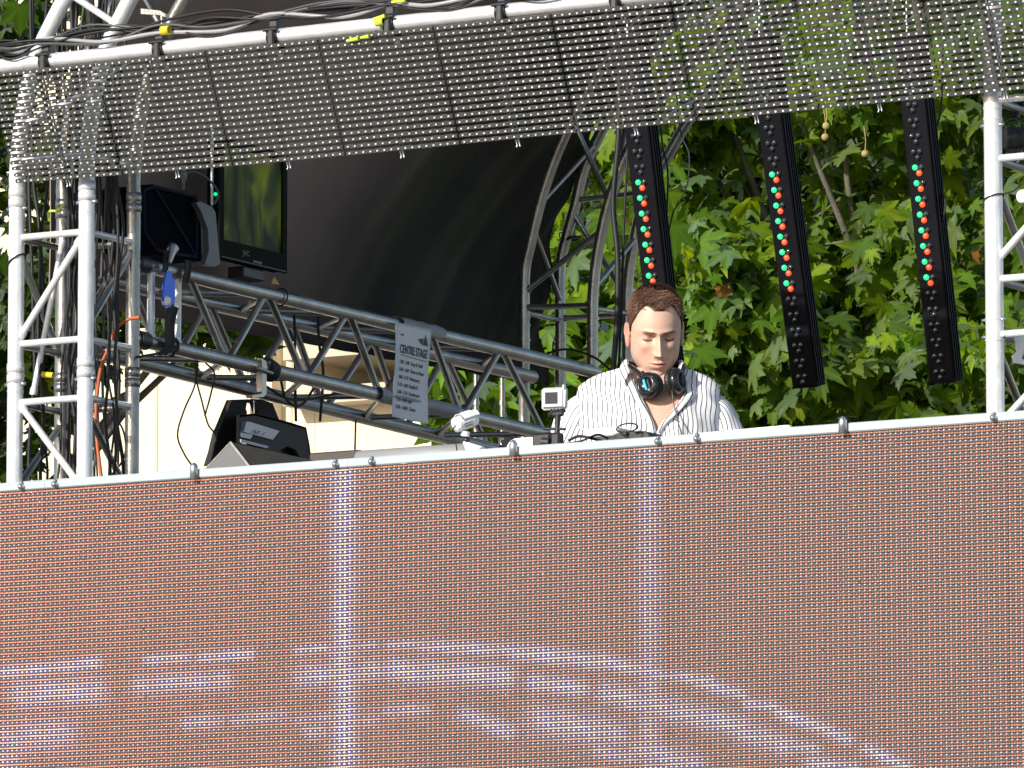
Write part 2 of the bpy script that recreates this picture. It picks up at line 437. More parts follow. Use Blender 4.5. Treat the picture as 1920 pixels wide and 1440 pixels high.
# braces of the arch above the rail
za, zbb, zc_ = zq(60), zq(-60), zq(160)
brace((XA+off(zq(-10)), YT, zq(-10)), (XB+off(za), YT, za), ALU)
brace((XA+off(zbb), YT+WT, zbb), (XB+off(za), YT+WT, za+.02), ALU_SHADE); brace((XA+off(za), YT+WT, za-.1), (XA+off(zbb), YT, zbb), ALU_SHADE)
brace((XA+off(zq(230)), YT, zq(230)), (XB+off(zc_), YT, zc_-.02)); brace((XB+off(zc_), YT, zc_), (XB+off(za), YT+WT, za), ALU_SHADE)
cl = MB()
for X, Y in ((XA, YT), (XB, YT)):
    for py in (715, 385):
        z = zq(py)
        for sx in (-1, 1):
            cl = MB(); cl.lathe((X+sx*TR, Y, z), (sx, 0, 0), [(0, .006), (.012, .006), (.013, .0)], 8); cl.build('bolt', STEEL, lt)

# right tower -------------------------------------------------------
XR0 = onY(1864, 500, YT)[0]; XR1 = XR0+WT
rt = thing('truss_tower', ((XR0+XR1)/2, YT+WT/2, DECK), 'bright aluminium truss tower at the right edge of the photo', 'truss')
zt2 = onY(1860, -60, YT)[2]
for X, Y, mt in ((XR0, YT, ALU), (XR1, YT, ALU), (XR1, YT+WT, ALU_SHADE), (XR0, YT+WT, ALU_SHADE)):
    m = MB(); m.tube([(X, Y, DECK), (X, Y, zt2)], TR*1.05, 24)
    for py in (600, 640, 225, 205, 190):
        z = onY(1864, py, YT)[2]; m.tube([(X, Y, z), (X, Y, z+.004)], TR*1.05+.0018, 24)
    m.build('post', mt, rt)
def zrr(py, px=1864): return onY(px, py, YT)[2]
for py in (188, 298, 524, 628, 850):
    z = zrr(py)
    for (a, bq, mt) in (((XR0, YT), (XR1, YT), ALU), ((XR1, YT), (XR1, YT+WT), ALU_SHADE), ((XR1, YT+WT), (XR0, YT+WT), ALU_SHADE), ((XR0, YT+WT), (XR0, YT), ALU_SHADE)):
        m = MB(); m.tube([(a[0], a[1], z), (bq[0], bq[1], z)], 0.0105, 12); m.build('brace', mt, rt)
brace((XR0, YT, zrr(495)), (XR1, YT, zrr(335)), ALU, root=rt); brace((XR0, YT, zrr(805)), (XR1, YT, zrr(650)), ALU, root=rt)
brace((XR0, YT, zrr(330)), (XR0, YT+WT, zrr(515)), ALU_SHADE, root=rt); brace((XR0, YT, zrr(640)), (XR0, YT+WT, zrr(820)), ALU_SHADE, root=rt)
cl = MB()
for py in (632, 600, 235):
    for sx in (-1, 1):
        cl = MB(); cl.lathe((XR0+sx*TR, YT-.005, zrr(py)), (sx, 0, 0), [(0, .005), (.012, .005), (.013, .0)], 8); cl.build('bolt', STEEL, rt)
# kit on the right tower
q = onY(1908, 265, YT+0.16); t = thing('spotlight', q, 'black spotlight clamped inside the right truss tower', 'stage light')
m = MB(); m.lathe(q+np.array([0, -.06, 0]), (0.25, 1, .1), [(-.005, 0.0), (0, .030), (.03, .033), (.10, .028), (.12, .010), (.121, 0)], 20); m.build('lamp_body', BLACK, t)
m = MB(); m.tube(bez([q+np.array([-.034, -.02, 0]), q+np.array([-.03, -.02, .045]), q+np.array([0, -.02, .06]), q+np.array([.03, -.02, .045]), q+np.array([.034, -.02, 0])], 5), .004, 8)
m.tube([q+np.array([0, -.02, .06]), q+np.array([0, -.0, .085])], .009, 10); m.build('yoke', BLACK, t)
m = MB(); m.tube(bez([q+np.array([0, .05, 0]), q+np.array([-.02, .04, -.05]), q+np.array([-.012, .0, -.07]), q+np.array([.03, .0, -.03])], 6), .003, 7); m.build('cable', GREYC, t)
q = onY(1917, 368, YT-0.02); t = thing('floodlight', q, 'small white disc lamp tied to the right truss tower with black cable', 'lamp')
m = MB(); m.lathe(q, (-.3, -1, 0), [(-.03, .0), (-.03, .014), (0, .019), (.006, .017), (.007, 0)], 18); m.build('lamp_head', WHITEP, t)
m = MB(); zz = q[2]
m.tube([(XR0+(TR*1.05+.003)*math.cos(a), YT+(TR*1.05+.003)*math.sin(a), onY(1864, 371-6*math.cos(a), YT)[2]) for a in np.linspace(0, 2*math.pi, 20)], .0022, 6)
m.tube(bez([(XR0+TR, YT-.01, zrr(367)), onY(1900, 358, YT-.02), q+np.array([.0, -.01, .03])], 5), .0022, 6); m.build('cable', RUBBER, t)
q = onY(1912, 668, YT+0.1); t = thing('bracket', q, 'white hooked bracket hanging in the lower right tower', 'bracket')
m = MB(); m.prism([onY(x, y, YT+.09) for x, y in ((1900, 622), (1916, 618), (1920, 650), (1913, 672), (1923, 676), (1921, 684), (1900, 680), (1896, 668), (1905, 660))], (0, .012, 0)); m.build('plate', WHITEP, t)

# ------------------------------------------------------------------ back arch
ba = thing('truss_arch', ((XA+XB)/2, YARCH+0.15, DECK), 'curved aluminium arch truss behind the performer', 'truss')
YA2 = YARCH+0.235
archs = {'a': ([(983, 900), (983, 620), (984, 512), (994, 460), (1011, 387), (1033, 317), (1058, 256), (1088, 195), (1125, 130), (1175, 60), (1235, -10), (1290, -60)], YARCH),
 'c': ([(1111, 900), (1111, 620), (1112, 553), (1119, 484), (1136, 400), (1158, 331), (1176, 288), (1205, 235), (1245, 172), (1300, 110), (1370, 45), (1440, -15)], YARCH),
 'b': ([(1051, 900), (1051, 620), (1051, 500), (1063, 442), (1078, 387), (1095, 317), (1122, 256), (1155, 195), (1195, 130), (1245, 66), (1310, 0)], YA2),
 'd': ([(1176, 900), (1176, 620), (1177, 540), (1184, 480), (1200, 405), (1228, 335), (1262, 275), (1290, 226), (1330, 170), (1380, 110), (1440, 50), (1500, 0)], YA2)}
for k, (pp, Y) in archs.items():
    m = MB(); m.tube(chordpath(pp, Y), TR*0.80, 24)
    for py in (598, 612, 640):
        x = float(np.interp(-py, [-900, -620, -512], [pp[0][0], pp[1][0], pp[2][0]])); q = onY(x, py, Y)
        m.tube([q, q+np.array([0, 0, .006])], TR*.80+.003, 20)
    m.build('chord', ALU_SHADE, ba)
def chx(k, y):
    pp = archs[k][0][::-1]; return float(np.interp(y, [p[1] for p in pp], [p[0] for p in pp]))
def ab(k1, x1, y1, k2, x2, y2, r=.0095):
    x1 = chx(k1, y1); x2 = chx(k2, y2); brace(onY(x1, y1, archs[k1][1]), onY(x2, y2, archs[k2][1]), ALU_SHADE, r, ba)
ab('a', 996, 548, 'c', 1118, 430); ab('a', 1017, 431, 'b', 1050, 566); ab('a', 1028, 382, 'b', 1119, 270); ab('a', 1072, 225, 'c', 1128, 378)
ab('b', 1086, 400, 'd', 1160, 560); ab('c', 1120, 540, 'd', 1192, 448); ab('a', 988, 577, 'c', 1108, 572); ab('a', 988, 586, 'b', 1048, 601)
ab('b', 1056, 597, 'd', 1172, 590); ab('c', 1116, 578, 'd', 1172, 588); ab('b', 1100, 375, 'd', 1215, 360); ab('b', 1190, 140, 'c', 1155, 330)
ab('c', 1200, 240, 'd', 1330, 172); ab('a', 1130, 120, 'c', 1210, 228)
m = MB()
q = onY(1068, 445, YA2-.03); 
m.tube([q+np.array([.022*math.cos(a), .03+.024*math.sin(a), .003*math.cos(a)]) for a in np.linspace(0, 2*math.pi, 16)], .005, 8)
m.tube(bez([q+np.array([-.02, 0, .01]), q+np.array([-.034, -.005, .018]), q+np.array([-.034, -.005, .0]), q+np.array([-.022, 0, -.003])], 4), .0022, 6)
m.build('strap', BLACK, ba)

# thin support posts behind the side truss
for x, r_, mt in ((893, .0095, ALU_SHADE), (942, .009, ALU_SHADE)):
    q = onY(x, 650, YARCH+.3); m = MB(); m.tube([(q[0], q[1], DECK), (q[0], q[1], q[2])], r_, 12)
    m.tube([(q[0], q[1], onY(x, 760, YARCH+.3)[2]), (q[0], q[1], onY(x, 752, YARCH+.3)[2])], r_+.003, 12)
    m.build('support_pole', mt, None, 'thin grey pole behind the side truss, %s' % ('nearer the hanging schedule' if x < 900 else 'nearer the back arch'), 'pole', 'thin poles behind the side truss')

# ------------------------------------------------------------------ side truss
st = thing('box_truss', (XB, (YT+WT+YARCH)/2, onX(700, 740, XB)[2]), 'shade-toned aluminium box truss running back from the left tower', 'truss')
XF = XB+0.0; XK = XA+0.005
T1 = (onX(248, 492, XF), onX(1118, 698, XF)); B1 = (onX(248, 634, XF), onX(1040, 817, XF))
T1e = T1[1].copy(); 
Ye = T1[1][1]
def lerpY(L, Y):
    t = (Y-L[0][1])/(L[1][1]-L[0][1]); return L[0]+(L[1]-L[0])*t
B1 = (B1[0], lerpY(B1, Ye))
T2 = (onX(255, 538, XK), onX(740, 648, XK)); T2 = (lerpY(T2, T1[0][1]), lerpY(T2, Ye))
B2 = (onX(255, 679, XK), onX(670, 780, XK)); B2 = (lerpY(B2, T1[0][1]), lerpY(B2, Ye))
print('truss z', T1[0][2], T1[1][2], B1[0][2], B1[1][2], T2[0][2], T2[1][2], 'Y', T1[0][1], Ye, 'YARCH', YARCH, 'YT', YT, 'XA', XA, onY(983, 600, YARCH)[0])
for L in (T1, B1, T2, B2):
    m = MB(); m.tube([L[0], L[1]], TR*0.92, 24); m.build('chord', ALU_SHADE, st)
nod = [('t', 352, 520), ('b', 425, 672), ('t', 500, 552), ('b', 573, 705), ('t', 653, 587), ('b', 715, 742), ('t', 806, 625), ('b', 865, 775), ('t', 940, 655), ('b', 1022, 808)]
ys = [onX(x, y, XF)[1] for _, x, y in nod]
for i in range(len(nod)-1):
    La, Lb = (T1, B1) if nod[i][0] == 't' else (B1, T1)
    d = 0.008
    brace(lerpY(La, ys[i]+d), lerpY(Lb, ys[i+1]-d), ALU_SHADE, .0115, st)
    La, Lb = (T2, B2) if nod[i][0] == 't' else (B2, T2)
    brace(lerpY(La, ys[i]+d+.05), lerpY(Lb, ys[i+1]-d+.05), ALU_SHADE, .0115, st)
    La, Lb = (T1, T2) if nod[i][0] == 't' else (T2, T1)
    brace(lerpY(La, ys[i]), lerpY(Lb, ys[i+1]), ALU_SHADE, .0095, st)
    La, Lb = (B2, B1) if nod[i][0] == 't' else (B1, B2)
    brace(lerpY(La, ys[i]), lerpY(Lb, ys[i+1]), ALU_SHADE, .0095, st)
for x in (283, 333):
    Y = onX(x, 560, XF)[1]; brace(lerpY(T1, Y), lerpY(B1, Y), ALU, .0115, st)
m = MB()
for L in (T1, B1):
    m = MB(); a = lerpY(L, L[0][1]+.02); m.tube([a, lerpY(L, a[1]+.05)], TR*.92+.006, 20); m.build('end_sleeve', BLACK, st)

# poster taped on the truss
PAPER = mat('paper', (0.80, 0.82, 0.84), 0.7, 0, 0.04, 20)
INK = mat('ink', (0.09, 0.09, 0.10), 0.7)
TAPE = mat('duct_tape', (0.30, 0.31, 0.33), 0.5, 0, 0.1, 30, 0.3, 60)
XP = XF+TR+0.012
pt = thing('poster', onX(770, 780, XP), 'tall white timetable sheet headed CENTRE STAGE taped to the side truss', 'poster')
c4 = [onX(741, 603, XP), onX(807, 618, XP), onX(802, 795, XP), onX(737, 781, XP)]
def pat(u, v, o=0.0):
    p = (c4[0]*(1-u)+c4[1]*u)*(1-v)+(c4[3]*(1-u)+c4[2]*u)*v
    return p+np.array([0.004*math.sin(v*5+u*2)+o, 0, 0])
m = MB(); m.grid([[pat(u, v) for u in np.linspace(0, 1, 10)] for v in np.linspace(0, 1, 24)], True, (-.0008, 0, 0)); m.build('sheet', PAPER, pt)
pw = np.linalg.norm(c4[1]-c4[0]); ph = np.linalg.norm(c4[3]-c4[0])
ink = MB()
def put(body, u0, v0, size, shear=0, sx=1, bold=0):
    vs, fs = text_geo(body, size, shear, sx, bold)
    ink.add([pat(u0+x/pw, v0-y/ph, .0016+z*.3) for x, y, z in vs], fs)
put('CENTRE STAGE', 0.11, 0.315, 0.038, 0, 0.66, 0.0008)
ink.add([pat(.12, .335, .0016), pat(.92, .345, .0016), pat(.92, .352, .0016), pat(.12, .342, .0016)], [(0, 1, 2, 3)])
for i, tx in enumerate(('2.00 - 3.00  Tony & Todd', '3.00 - 4.00  Three to Dawn', '4.00 - 5.15  Warmsong', '5.15 - 6.00  Rosalie B', '6.00 - 7.15  Continuum', '7.15 - 8.30  Leaf', '8.30 - 10.00  Carter')):
    put(tx, 0.12 if i < 5 else 0.10, 0.425+i*0.079, 0.0155, 0, 0.93, 0.0003)
put('stage', 0.12, 0.13, 0.010)
for tri in (((.76, .185), (.84, .06), (.86, .185)), ((.62, .135), (.78, .115), (.74, .185)), ((.86, .09), (.93, .185), (.87, .185))):
    ink.add([pat(u, v, .0016) for u, v in tri], [(0, 1, 2)])
ink.build('print', INK, pt)
m = MB()
for (ya, yb, L) in ((onX(702, 740, XF)[1], onX(846, 780, XF)[1], B1),):
    G = []
    for Y in np.linspace(ya, yb, 12):
        c = lerpY(L, Y); G.append([c+np.array([math.cos(a)*(TR+.0095 if a < 1 else TR+.002), 0, math.sin(a)*(TR+.003)]) for a in np.linspace(-1.25, 1.4, 12)])
    m.grid(G, True)
G = []
for Y in np.linspace(onX(742, 605, XF)[1], onX(822, 625, XF)[1], 10):
    c = lerpY(T1, Y); G.append([c+np.array([math.cos(a)*(TR+.009+.002*math.sin(Y*90)), 0, math.sin(a)*(TR+.004+.0015*math.sin(Y*140+a*4))]) for a in np.linspace(-.3, 2.2, 12)])
m.grid(G, True); m.build('tape', TAPE, pt)

# ------------------------------------------------------------------ stage skin (black vault)
SKIN = mat('black_tarpaulin', (0.060, 0.043, 0.036), 0.8, 0, 0.35, 1.2, 0.25, 30, col2=(0.078, 0.064, 0.044), stretch=(1, 1, .35), spec=.15)
SKINA = mat('dyed_tarpaulin', (1, 1, 1), 0.8, 0, 0.25, 2.5, 0.2, 40, spec=.15, attr='dye')
apts = [onY(x, y, YARCH) for x, y in archs['a'][0]]
az = [p[2] for p in apts]; axx = [p[0] for p in apts]
hx = [axx[-1]+.35, axx[-1]+.9, axx[-1]+1.6]; hz = [az[-1]+.30, az[-1]+.62, az[-1]+.85]
axx += hx; az += hz
def skx(z): return float(np.interp(z, az, axx))
bot = lambda Y: None
bl0 = onX(479, 625, XA-.06); bl1 = onX(885, 697, XA-.06)
def botz(Y): return bl0[2]+(bl1[2]-bl0[2])*(Y-bl0[1])/(bl1[1]-bl0[1])
G = []; SKC = []
Yf = YT+WT+0.05; Yb = YA2+0.02
for i, Y in enumerate(np.linspace(Yf, Yb, 90)):
    z0 = botz(Y); row = []
    zs = list(z0+(az[-4]-z0)*np.linspace(0, 1, 90))+list(np.linspace(az[-4], az[-1], 12)[1:])
    for z in zs:
        x = skx(z)-TR-.045
        k = min(1, (az[-4]-z)/1.0) if z < az[-4] else 0
        # hanging folds, diagonal towards the back arch
        s_ = (Y-Yf)*1.0-(z-z0)*0.75
        fo = 0.012*mn.noise(Vector((s_*7.0, z*.8, 3.1)))+0.009*math.sin(s_*22+3*mn.noise(Vector((z*1.5, Y, 0))))*min(1, max(0, (Y-Yf-1.0)/.8))
        rt_ = min(1, max(0, (Y-Yf-.9)/1.2))
        q_ = s_*9+.6*mn.noise(Vector((z*1.2, Y*1.1, 7)))
        fo += .030*rt_*(abs((q_/2) % 1-.5)-.25)+.012*rt_*mn.noise(Vector((s_*16, z*1.3, 1)))+.010*mn.noise(Vector((Y*2.2, z*2.2, 5)))
        row.append((x+fo, Y, z))
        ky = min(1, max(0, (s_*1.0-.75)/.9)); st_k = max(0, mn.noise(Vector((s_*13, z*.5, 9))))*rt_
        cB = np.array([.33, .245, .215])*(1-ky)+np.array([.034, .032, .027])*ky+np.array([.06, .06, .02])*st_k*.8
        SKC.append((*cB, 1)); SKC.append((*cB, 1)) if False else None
    G.append(row)
m = MB(); m.grid(G, True, (-.004, 0, 0)); 
skn = m.build('stage_canopy', SKINA, None, 'black tarpaulin wall and roof curving over the left of the stage', 'canopy')
a_ = skn.data.attributes.new('dye', 'FLOAT_COLOR', 'POINT'); a_.data.foreach_set('color', np.array(SKC+SKC, np.float32).ravel())
# ------------------------------------------------------------------ front pipe, clamps, cables
YP = YS+0.045
pp = onY(600, 59, YP); zp = pp[2]
print('pipe', proj((onY(83, 0, YP)[0], YP, zp)), proj((onY(1093, 0, YP)[0], YP, zp)))
fp = MB(); xa_ = onY(4, 100, YP)[0]; xb_ = onY(2100, 0, YP)[0]
fp.tube([(xa_, YP, zp), (xb_, YP, zp)], 0.0215, 24)
for px_ in (48, 108): 
    x = onY(px_, 100, YP)[0]; fp.tube([(x, YP, zp), (x+.003, YP, zp)], .023, 20)
fp.build('front_pipe', ALU, None, 'bright aluminium pipe across the stage top carrying the mesh', 'pipe')
for i, px_ in enumerate((90, 303, 517, 735, 945, 1160, 1380, 1600, 1820)):
    x = onY(px_, 60, YP)[0]; c = MB()
    c.tube([(x-.016, YP, zp), (x+.016, YP, zp)], .030, 20)
    c.bbox((x, YP, zp+.038), (.030, .03, .03)); c.bbox((x+.004, YP-.03, zp-.01), (.02, .014, .05)); c.tube([(x-.02, YP-.034, zp+.014), (x+.024, YP-.034, zp+.014)], .005, 8)
    c.tube([(x, YP, zp+.04), (x+.004, YP, zp+.066)], .008, 10)
    c.box((x+.0, YP+.035, zp-.03), (.022, .008, .07))
    where = ['leftmost on the front pipe', 'below the yellow tape on the front pipe', 'third from the left on the front pipe', 'beside the lime tape on the front pipe',
      'above the middle of the mesh screen', 'near the performer side of the pipe', 'above the second red and green batten', 'between the two right hand battens', 'above the right tower'][i]
    c.build('pipe_clamp', BLACK, None, 'black pipe clamp '+where, 'clamp', 'black clamps along the front pipe')
ties = [-20, 88, 303, 515, 738, 940, 1150]
cabmats = [RUBBER, GREYC, RUBBER, RUBBER, GREYC, RUBBER, mat('pale_cable', (.30, .30, .32), .4), RUBBER, RUBBER]
bun = thing('cable_bundle', (onY(500, 50, YP)[0], YP, zp+.05), 'loose bundle of dark cables lying along the front pipe', 'cables')
for k in range(9):
    pts = []
    for i, tx in enumerate(ties):
        x = onY(tx, 60, YP)[0]; base = zp+.045+(0.012 if k % 2 else 0)
        pts.append((x, YP-.01+rnd.uniform(-.012, .012), base+rnd.uniform(-.006, .022)))
        if i < len(ties)-1:
            x2 = onY(ties[i+1], 60, YP)[0]
            sag = rnd.uniform(-.045, .03) if k != 6 else -.02
            pts.append((x+(x2-x)*rnd.uniform(.4, .6), YP-.02+rnd.uniform(-.02, .02), base+sag*.9+.005))
    m = MB(); m.tube(bez(pts, 7), rnd.uniform(.0028, .0048) if k != 6 else .006, 8); m.build('cable', cabmats[k], bun)
for px_, z_ in ((310, 57), (712, 40)):
    q = onY(px_, z_, YP-.035); m = MB()
    m.lathe(q+np.array([-.012, 0, 0]), (1, 0, 0), [(0, .010), (.0, .0135), (.026, .0135), (.026, .010)], 14)
    m.build('marker_tape', YELLOW if px_ < 400 else LIME, bun)
for (x1, y1, x2, y2) in ((650, 77, 672, 72), (676, 71, 692, 68), (700, 36, 722, 30), (735, 4, 760, 0)):
    m = MB(); m.tube([onY(x1, y1, YP-.045), onY(x2, y2, YP-.045)], [.004, .0065], 8); m.build('marker_tape', LIME, bun)
m = MB(); m.cm = 0
q = onY(282, 22, YT+.1)
m.prism([onY(x, y, YP+.05) for x, y in ((264, 16), (300, 20), (310, 26), (310, 32), (298, 28), (264, 26))], (0, .02, 0)); m.tube([onY(304, 30, YP+.06), (onY(304, 60, YP+.06))], .006, 8)
m.build('hook_clamp', ALU_SHADE, None, 'small grey hook clamp above the yellow taped clamp', 'clamp')

# ------------------------------------------------------------------ LED mesh curtain
tl = onY(597, 77, YS-.0); bt_ = None
YM0 = YS+0.005
ztm = onY(600, 70, YM0)[2]
YM1 = YM0+0.155
zbm = onY(650, 294, YM1)[2]
Wm = (onY(1257, 0, YM0)[0]-onY(597, 0, YM0)[0])/3
Xs0 = onY(597, 60, YM0)[0]
print('mesh', Wm, Wm/16, 'top', [proj((onY(x, 0, YM0)[0], YM0, ztm))[:2] for x in (0, 960, 1300)], 'bot', [proj((onY(x, 0, YM1)[0], YM1, zbm))[:2] for x in (43, 480, 960, 1440, 1920)])
MESHB = mat('mesh_strip', (0.060, 0.060, 0.057), 0.6, 0, 0.12, 40, spec=.3)
DOT = mat('mesh_led', (1, 1, 1), 0.3, 0, 0.02, 40, attr='body', emattr='glow', estr=1.0, coat=.4)
GREYP = mat('grey_bracket', (0.16, 0.16, 0.17), 0.4, 0, 0.2, 30)
ms = thing('mesh_screen', (Xs0, YM0, zbm), 'see-through LED mesh screen of dark strips and white dots', 'mesh screen')
NROW = 18
dvec = np.array([0, YM1-YM0, zbm-ztm]); nvec = np.array([0, dvec[2], -dvec[1]]); nvec = nvec/np.linalg.norm(nvec); dn = dvec/np.linalg.norm(dvec)
if nvec[1] > 0: nvec = -nvec
x480 = onY(480, 0, YM1)[0]; x43 = onY(43, 0, YM1)[0]
for k in range(-3, 7):
    x0 = Xs0+k*Wm
    sb = MB(); DV = []; GL = []; BD = []
    ja = rnd.uniform(-.0006, .0006)
    for r in range(NROW):
        t = (r+.5)/NROW
        def pt_(x, o=0.0, dz=0.0):
            lift = 0.014*max(0, (x480-x)/(x480-x43))*t
            wob = .0009*mn.noise(Vector((x*6+k*3, r*.7, 0)))
            return np.array([x, YM0, ztm])+dvec*t+nvec*o+dn*dz+np.array([0, 0, lift+wob+ja*(r % 3-1)])
        n = 16
        # strip body, scalloped
        xs_ = []
        top = []; 
        for i in range(n*2+1):
            x = x0+.004+(Wm-.008)*i/(n*2); xs_.append(x); top.append(.0054+(.0016 if i % 4 in (1, 2) else 0))
        row = []
        for x, h in zip(xs_, top):
            a = pt_(x)
            row.append([a+nvec*.0-dn*h, a+nvec*.006-dn*(h-.0012), a+nvec*.006+dn*.0040, a-nvec*.003+dn*.0048, a-nvec*.003-dn*h])
        vs = [p for rr in row for p in rr]; m5 = 5
        fs = [(i*5+j, i*5+(j+1) % 5, (i+1)*5+(j+1) % 5, (i+1)*5+j) for i in range(len(row)-1) for j in range(5)]
        fs += [(4, 3, 2, 1, 0), tuple((len(row)-1)*5+j for j in range(5))]
        sb.add(vs, fs)
        for i in range(n):
            x = x0+.004+(Wm-.008)*(i+.5)/n
            c = pt_(x, .0062, -.0008); DV.append(c)
            px, py, _ = proj(c)
            lit = max(0, mn.noise(Vector((px/120, py/60+r*.3, 5)))*1.6+.3)*(1 if px > 960 else 0)*math.exp(-((py-100)/90)**2)
            BD.append((.80, .78, .72, 1)); GL.append((.02+1.1*lit, .02+.85*lit, .02+1.0*lit, 1))  # pale dot colour includes a painted sun glint
    mod = sb.build('mesh_module', MESHB, ms)
    DV = np.array(DV); N = len(DV); n8 = 8
    ux = np.array([1., 0, 0]); uy = dn
    V = np.zeros((N, n8*2+1, 3))
    for q_, (rr, h) in enumerate(((.0031, 0), (.0026, .0020))):
        for j in range(n8):
            a = 2*math.pi*j/n8; V[:, q_*n8+j] = DV+ux*rr*math.cos(a)+uy*rr*math.sin(a)+nvec*h
    V[:, -1] = DV+nvec*.0034
    tri = []
    for j in range(n8):
        j2 = (j+1) % n8; tri += [(j, j2, n8+j2), (j, n8+j2, n8+j), (n8+j, n8+j2, 2*n8)]
    T = (np.array(tri)[None]+(np.arange(N)*(2*n8+1))[:, None, None]).reshape(-1, 3)
    o = npmesh('mesh_led', V.reshape(-1, 3), T, DOT, ms, {'body': ('FLOAT_COLOR', np.repeat(np.array(BD), 2*n8+1, 0)), 'glow': ('FLOAT_COLOR', np.repeat(np.array(GL), 2*n8+1, 0))}, True)
    o.parent = mod; o['kind'] = 'stuff'
    # backing rail + hooks
    for fx in (0.44,):
        x = x0+Wm*fx; m = MB()
        for r in range(NROW-1):
            t = (r+1)/NROW; a = np.array([x, YM0, ztm])+dvec*t-nvec*.012
            m.box(a, (.012, .006, .014), np.array([ux, nvec, dn])); 
        m.box(np.array([x+.012, YM0, ztm])+dvec*.5-nvec*.016, (.004, .004, np.linalg.norm(dvec)), np.array([ux, nvec, dn]))
        m.build('connector_rail', GREYP, mod)
        m = MB(); e = np.array([x+.004, YM0, ztm])+dvec-nvec*.01
        if x < x480: e = e+np.array([0, 0, .014*(x480-x)/(x480-x43)])
        m.tube([e, e+np.array([.002, .006, -.016]), e+np.array([.0, .004, -.022])], .0022, 7); m.tube([e+np.array([.008, 0, 0]), e+np.array([.010, .006, -.014]), e+np.array([.012, .004, -.021])], .0022, 7)
        m.build('hook', STEEL, mod)

# ------------------------------------------------------------------ LED battens
YBt = DJ[1]+0.55
BAT = mat('batten_black', (0.004, 0.004, 0.006), 0.5, 0, 0.3, 12, spec=.12)
GRN = mat('green_led', (0.05, 0.5, 0.2), 0.3, emis=(0.0, 0.62, 0.20), estr=1.15)
RED = mat('red_led', (0.8, 0.1, 0.05), 0.3, emis=(1.0, 0.06, 0.015), estr=1.15)
CLR = mat('clear_led', (0.022, 0.025, 0.03), 0.06, 0, 0.3, 80, spec=1.0, coat=1.0)
bd = P(1500, 400, 1)
def batten(px1, py1, px2, py2, lits, pybot, label, pytop=70):
    a = onY(px1, py1, YBt); lean = None
    # find inward lean so that the second pixel is matched
    best = None
    for k in np.linspace(0, .6, 121):
        z = onY(px2, py2, YBt+k*(0))[2]
        Y2 = YBt+k*(a[2]-z); q = onY(px2, py2, Y2)
        e = abs(q[0]-a[0])
        if best is None or e < best[0]: best = (e, k)
    k = best[1]
    dd = np.array([0, k, -1.]); dd /= np.linalg.norm(dd); nn = np.array([0, -1., -k]); nn /= np.linalg.norm(nn)
    X = np.array([1., 0, 0]); Wd, Dp = .082, .060
    def along(py):    # distance along batten for image row py
        s = 0
        for _ in range(30):
            y = proj(a+dd*s)[1]; s += (py-y)/(F/20.6)
        return s
    s0, s1 = along(pytop), along(pybot); ax = np.array([X, nn, dd])
    t = thing('led_batten', a+dd*s1, label, 'light batten', 'black LED battens hanging behind the performer')
    m = MB(); m.bbox(a+dd*((s0+s1)/2)-nn*Dp/2+X*.012, (Wd, Dp, s1-s0), ax, .003)
    for j in range(4):   # cooling ribs on the side
        m.box(a+dd*((s0+s1)/2)-nn*(.012+j*.013)+X*(.012+Wd/2+.002), (.004, .005, s1-s0-.01), ax)
    m.bbox(a+dd*(s1+.002)-nn*Dp/2+X*.012, (Wd+.004, Dp+.004, .006), ax, .002)
    m.build('housing', BAT, t)
    m = MB(); m.tube([a+dd*s0-nn*.03, a+dd*s0-nn*.03+np.array([0, 0, .5])], .003, 8); m.build('suspension_wire', STEEL, t)
    tp = (along(py2)-along(py1))/7.0
    o = -1 if False else 0
    for i in range(int((0-s0)/tp), -1, -1): pass
    n0 = -int((0-s0)/tp+.0)+1; n1 = int((s1-0)/tp)
    for i in range(n0, n1+1):
        c = a+dd*(i*tp)
        if i*tp+.012 > s1-.004 or i*tp < s0+.01: continue
        lit = 0 <= i < lits
        for (ox, oz, ki) in ((0, 0, 0), (.021, .0, 2), (.012, .0175, 1)):
            kk = ki if (lit and ki < 2) else 2
            q = c+X*(ox-.002)+dd*oz
            m = MB(); m.lathe(q, nn, [(0, .0088), (.003, .0088), (.006, .0066), (.0078, .003), (.008, 0)], 12)
            m.build('led', (GRN, RED, CLR)[kk], t, ('lit green LED', 'lit red LED', None)[kk])
    return a, dd
batten(1198, 342, 1222, 546, 8, 700, 'black LED batten of red and green lights directly above the man')
batten(1449, 327, 1477, 531, 8, 725, 'black LED batten of red and green lights, middle one of three')
batten(1717, 314, 1739, 520, 8, 716, 'black LED batten of red and green lights nearest the right tower')
m = MB(); zz_ = P(1500, 70, 20.2)[2]+.55
m.tube([(XB, YBt-.05, zz_), (XR1, YBt-.05, zz_)], .024, 16); m.build('rear_pipe', ALU_SHADE, None, 'aluminium pipe above the picture carrying the three battens', 'pipe')
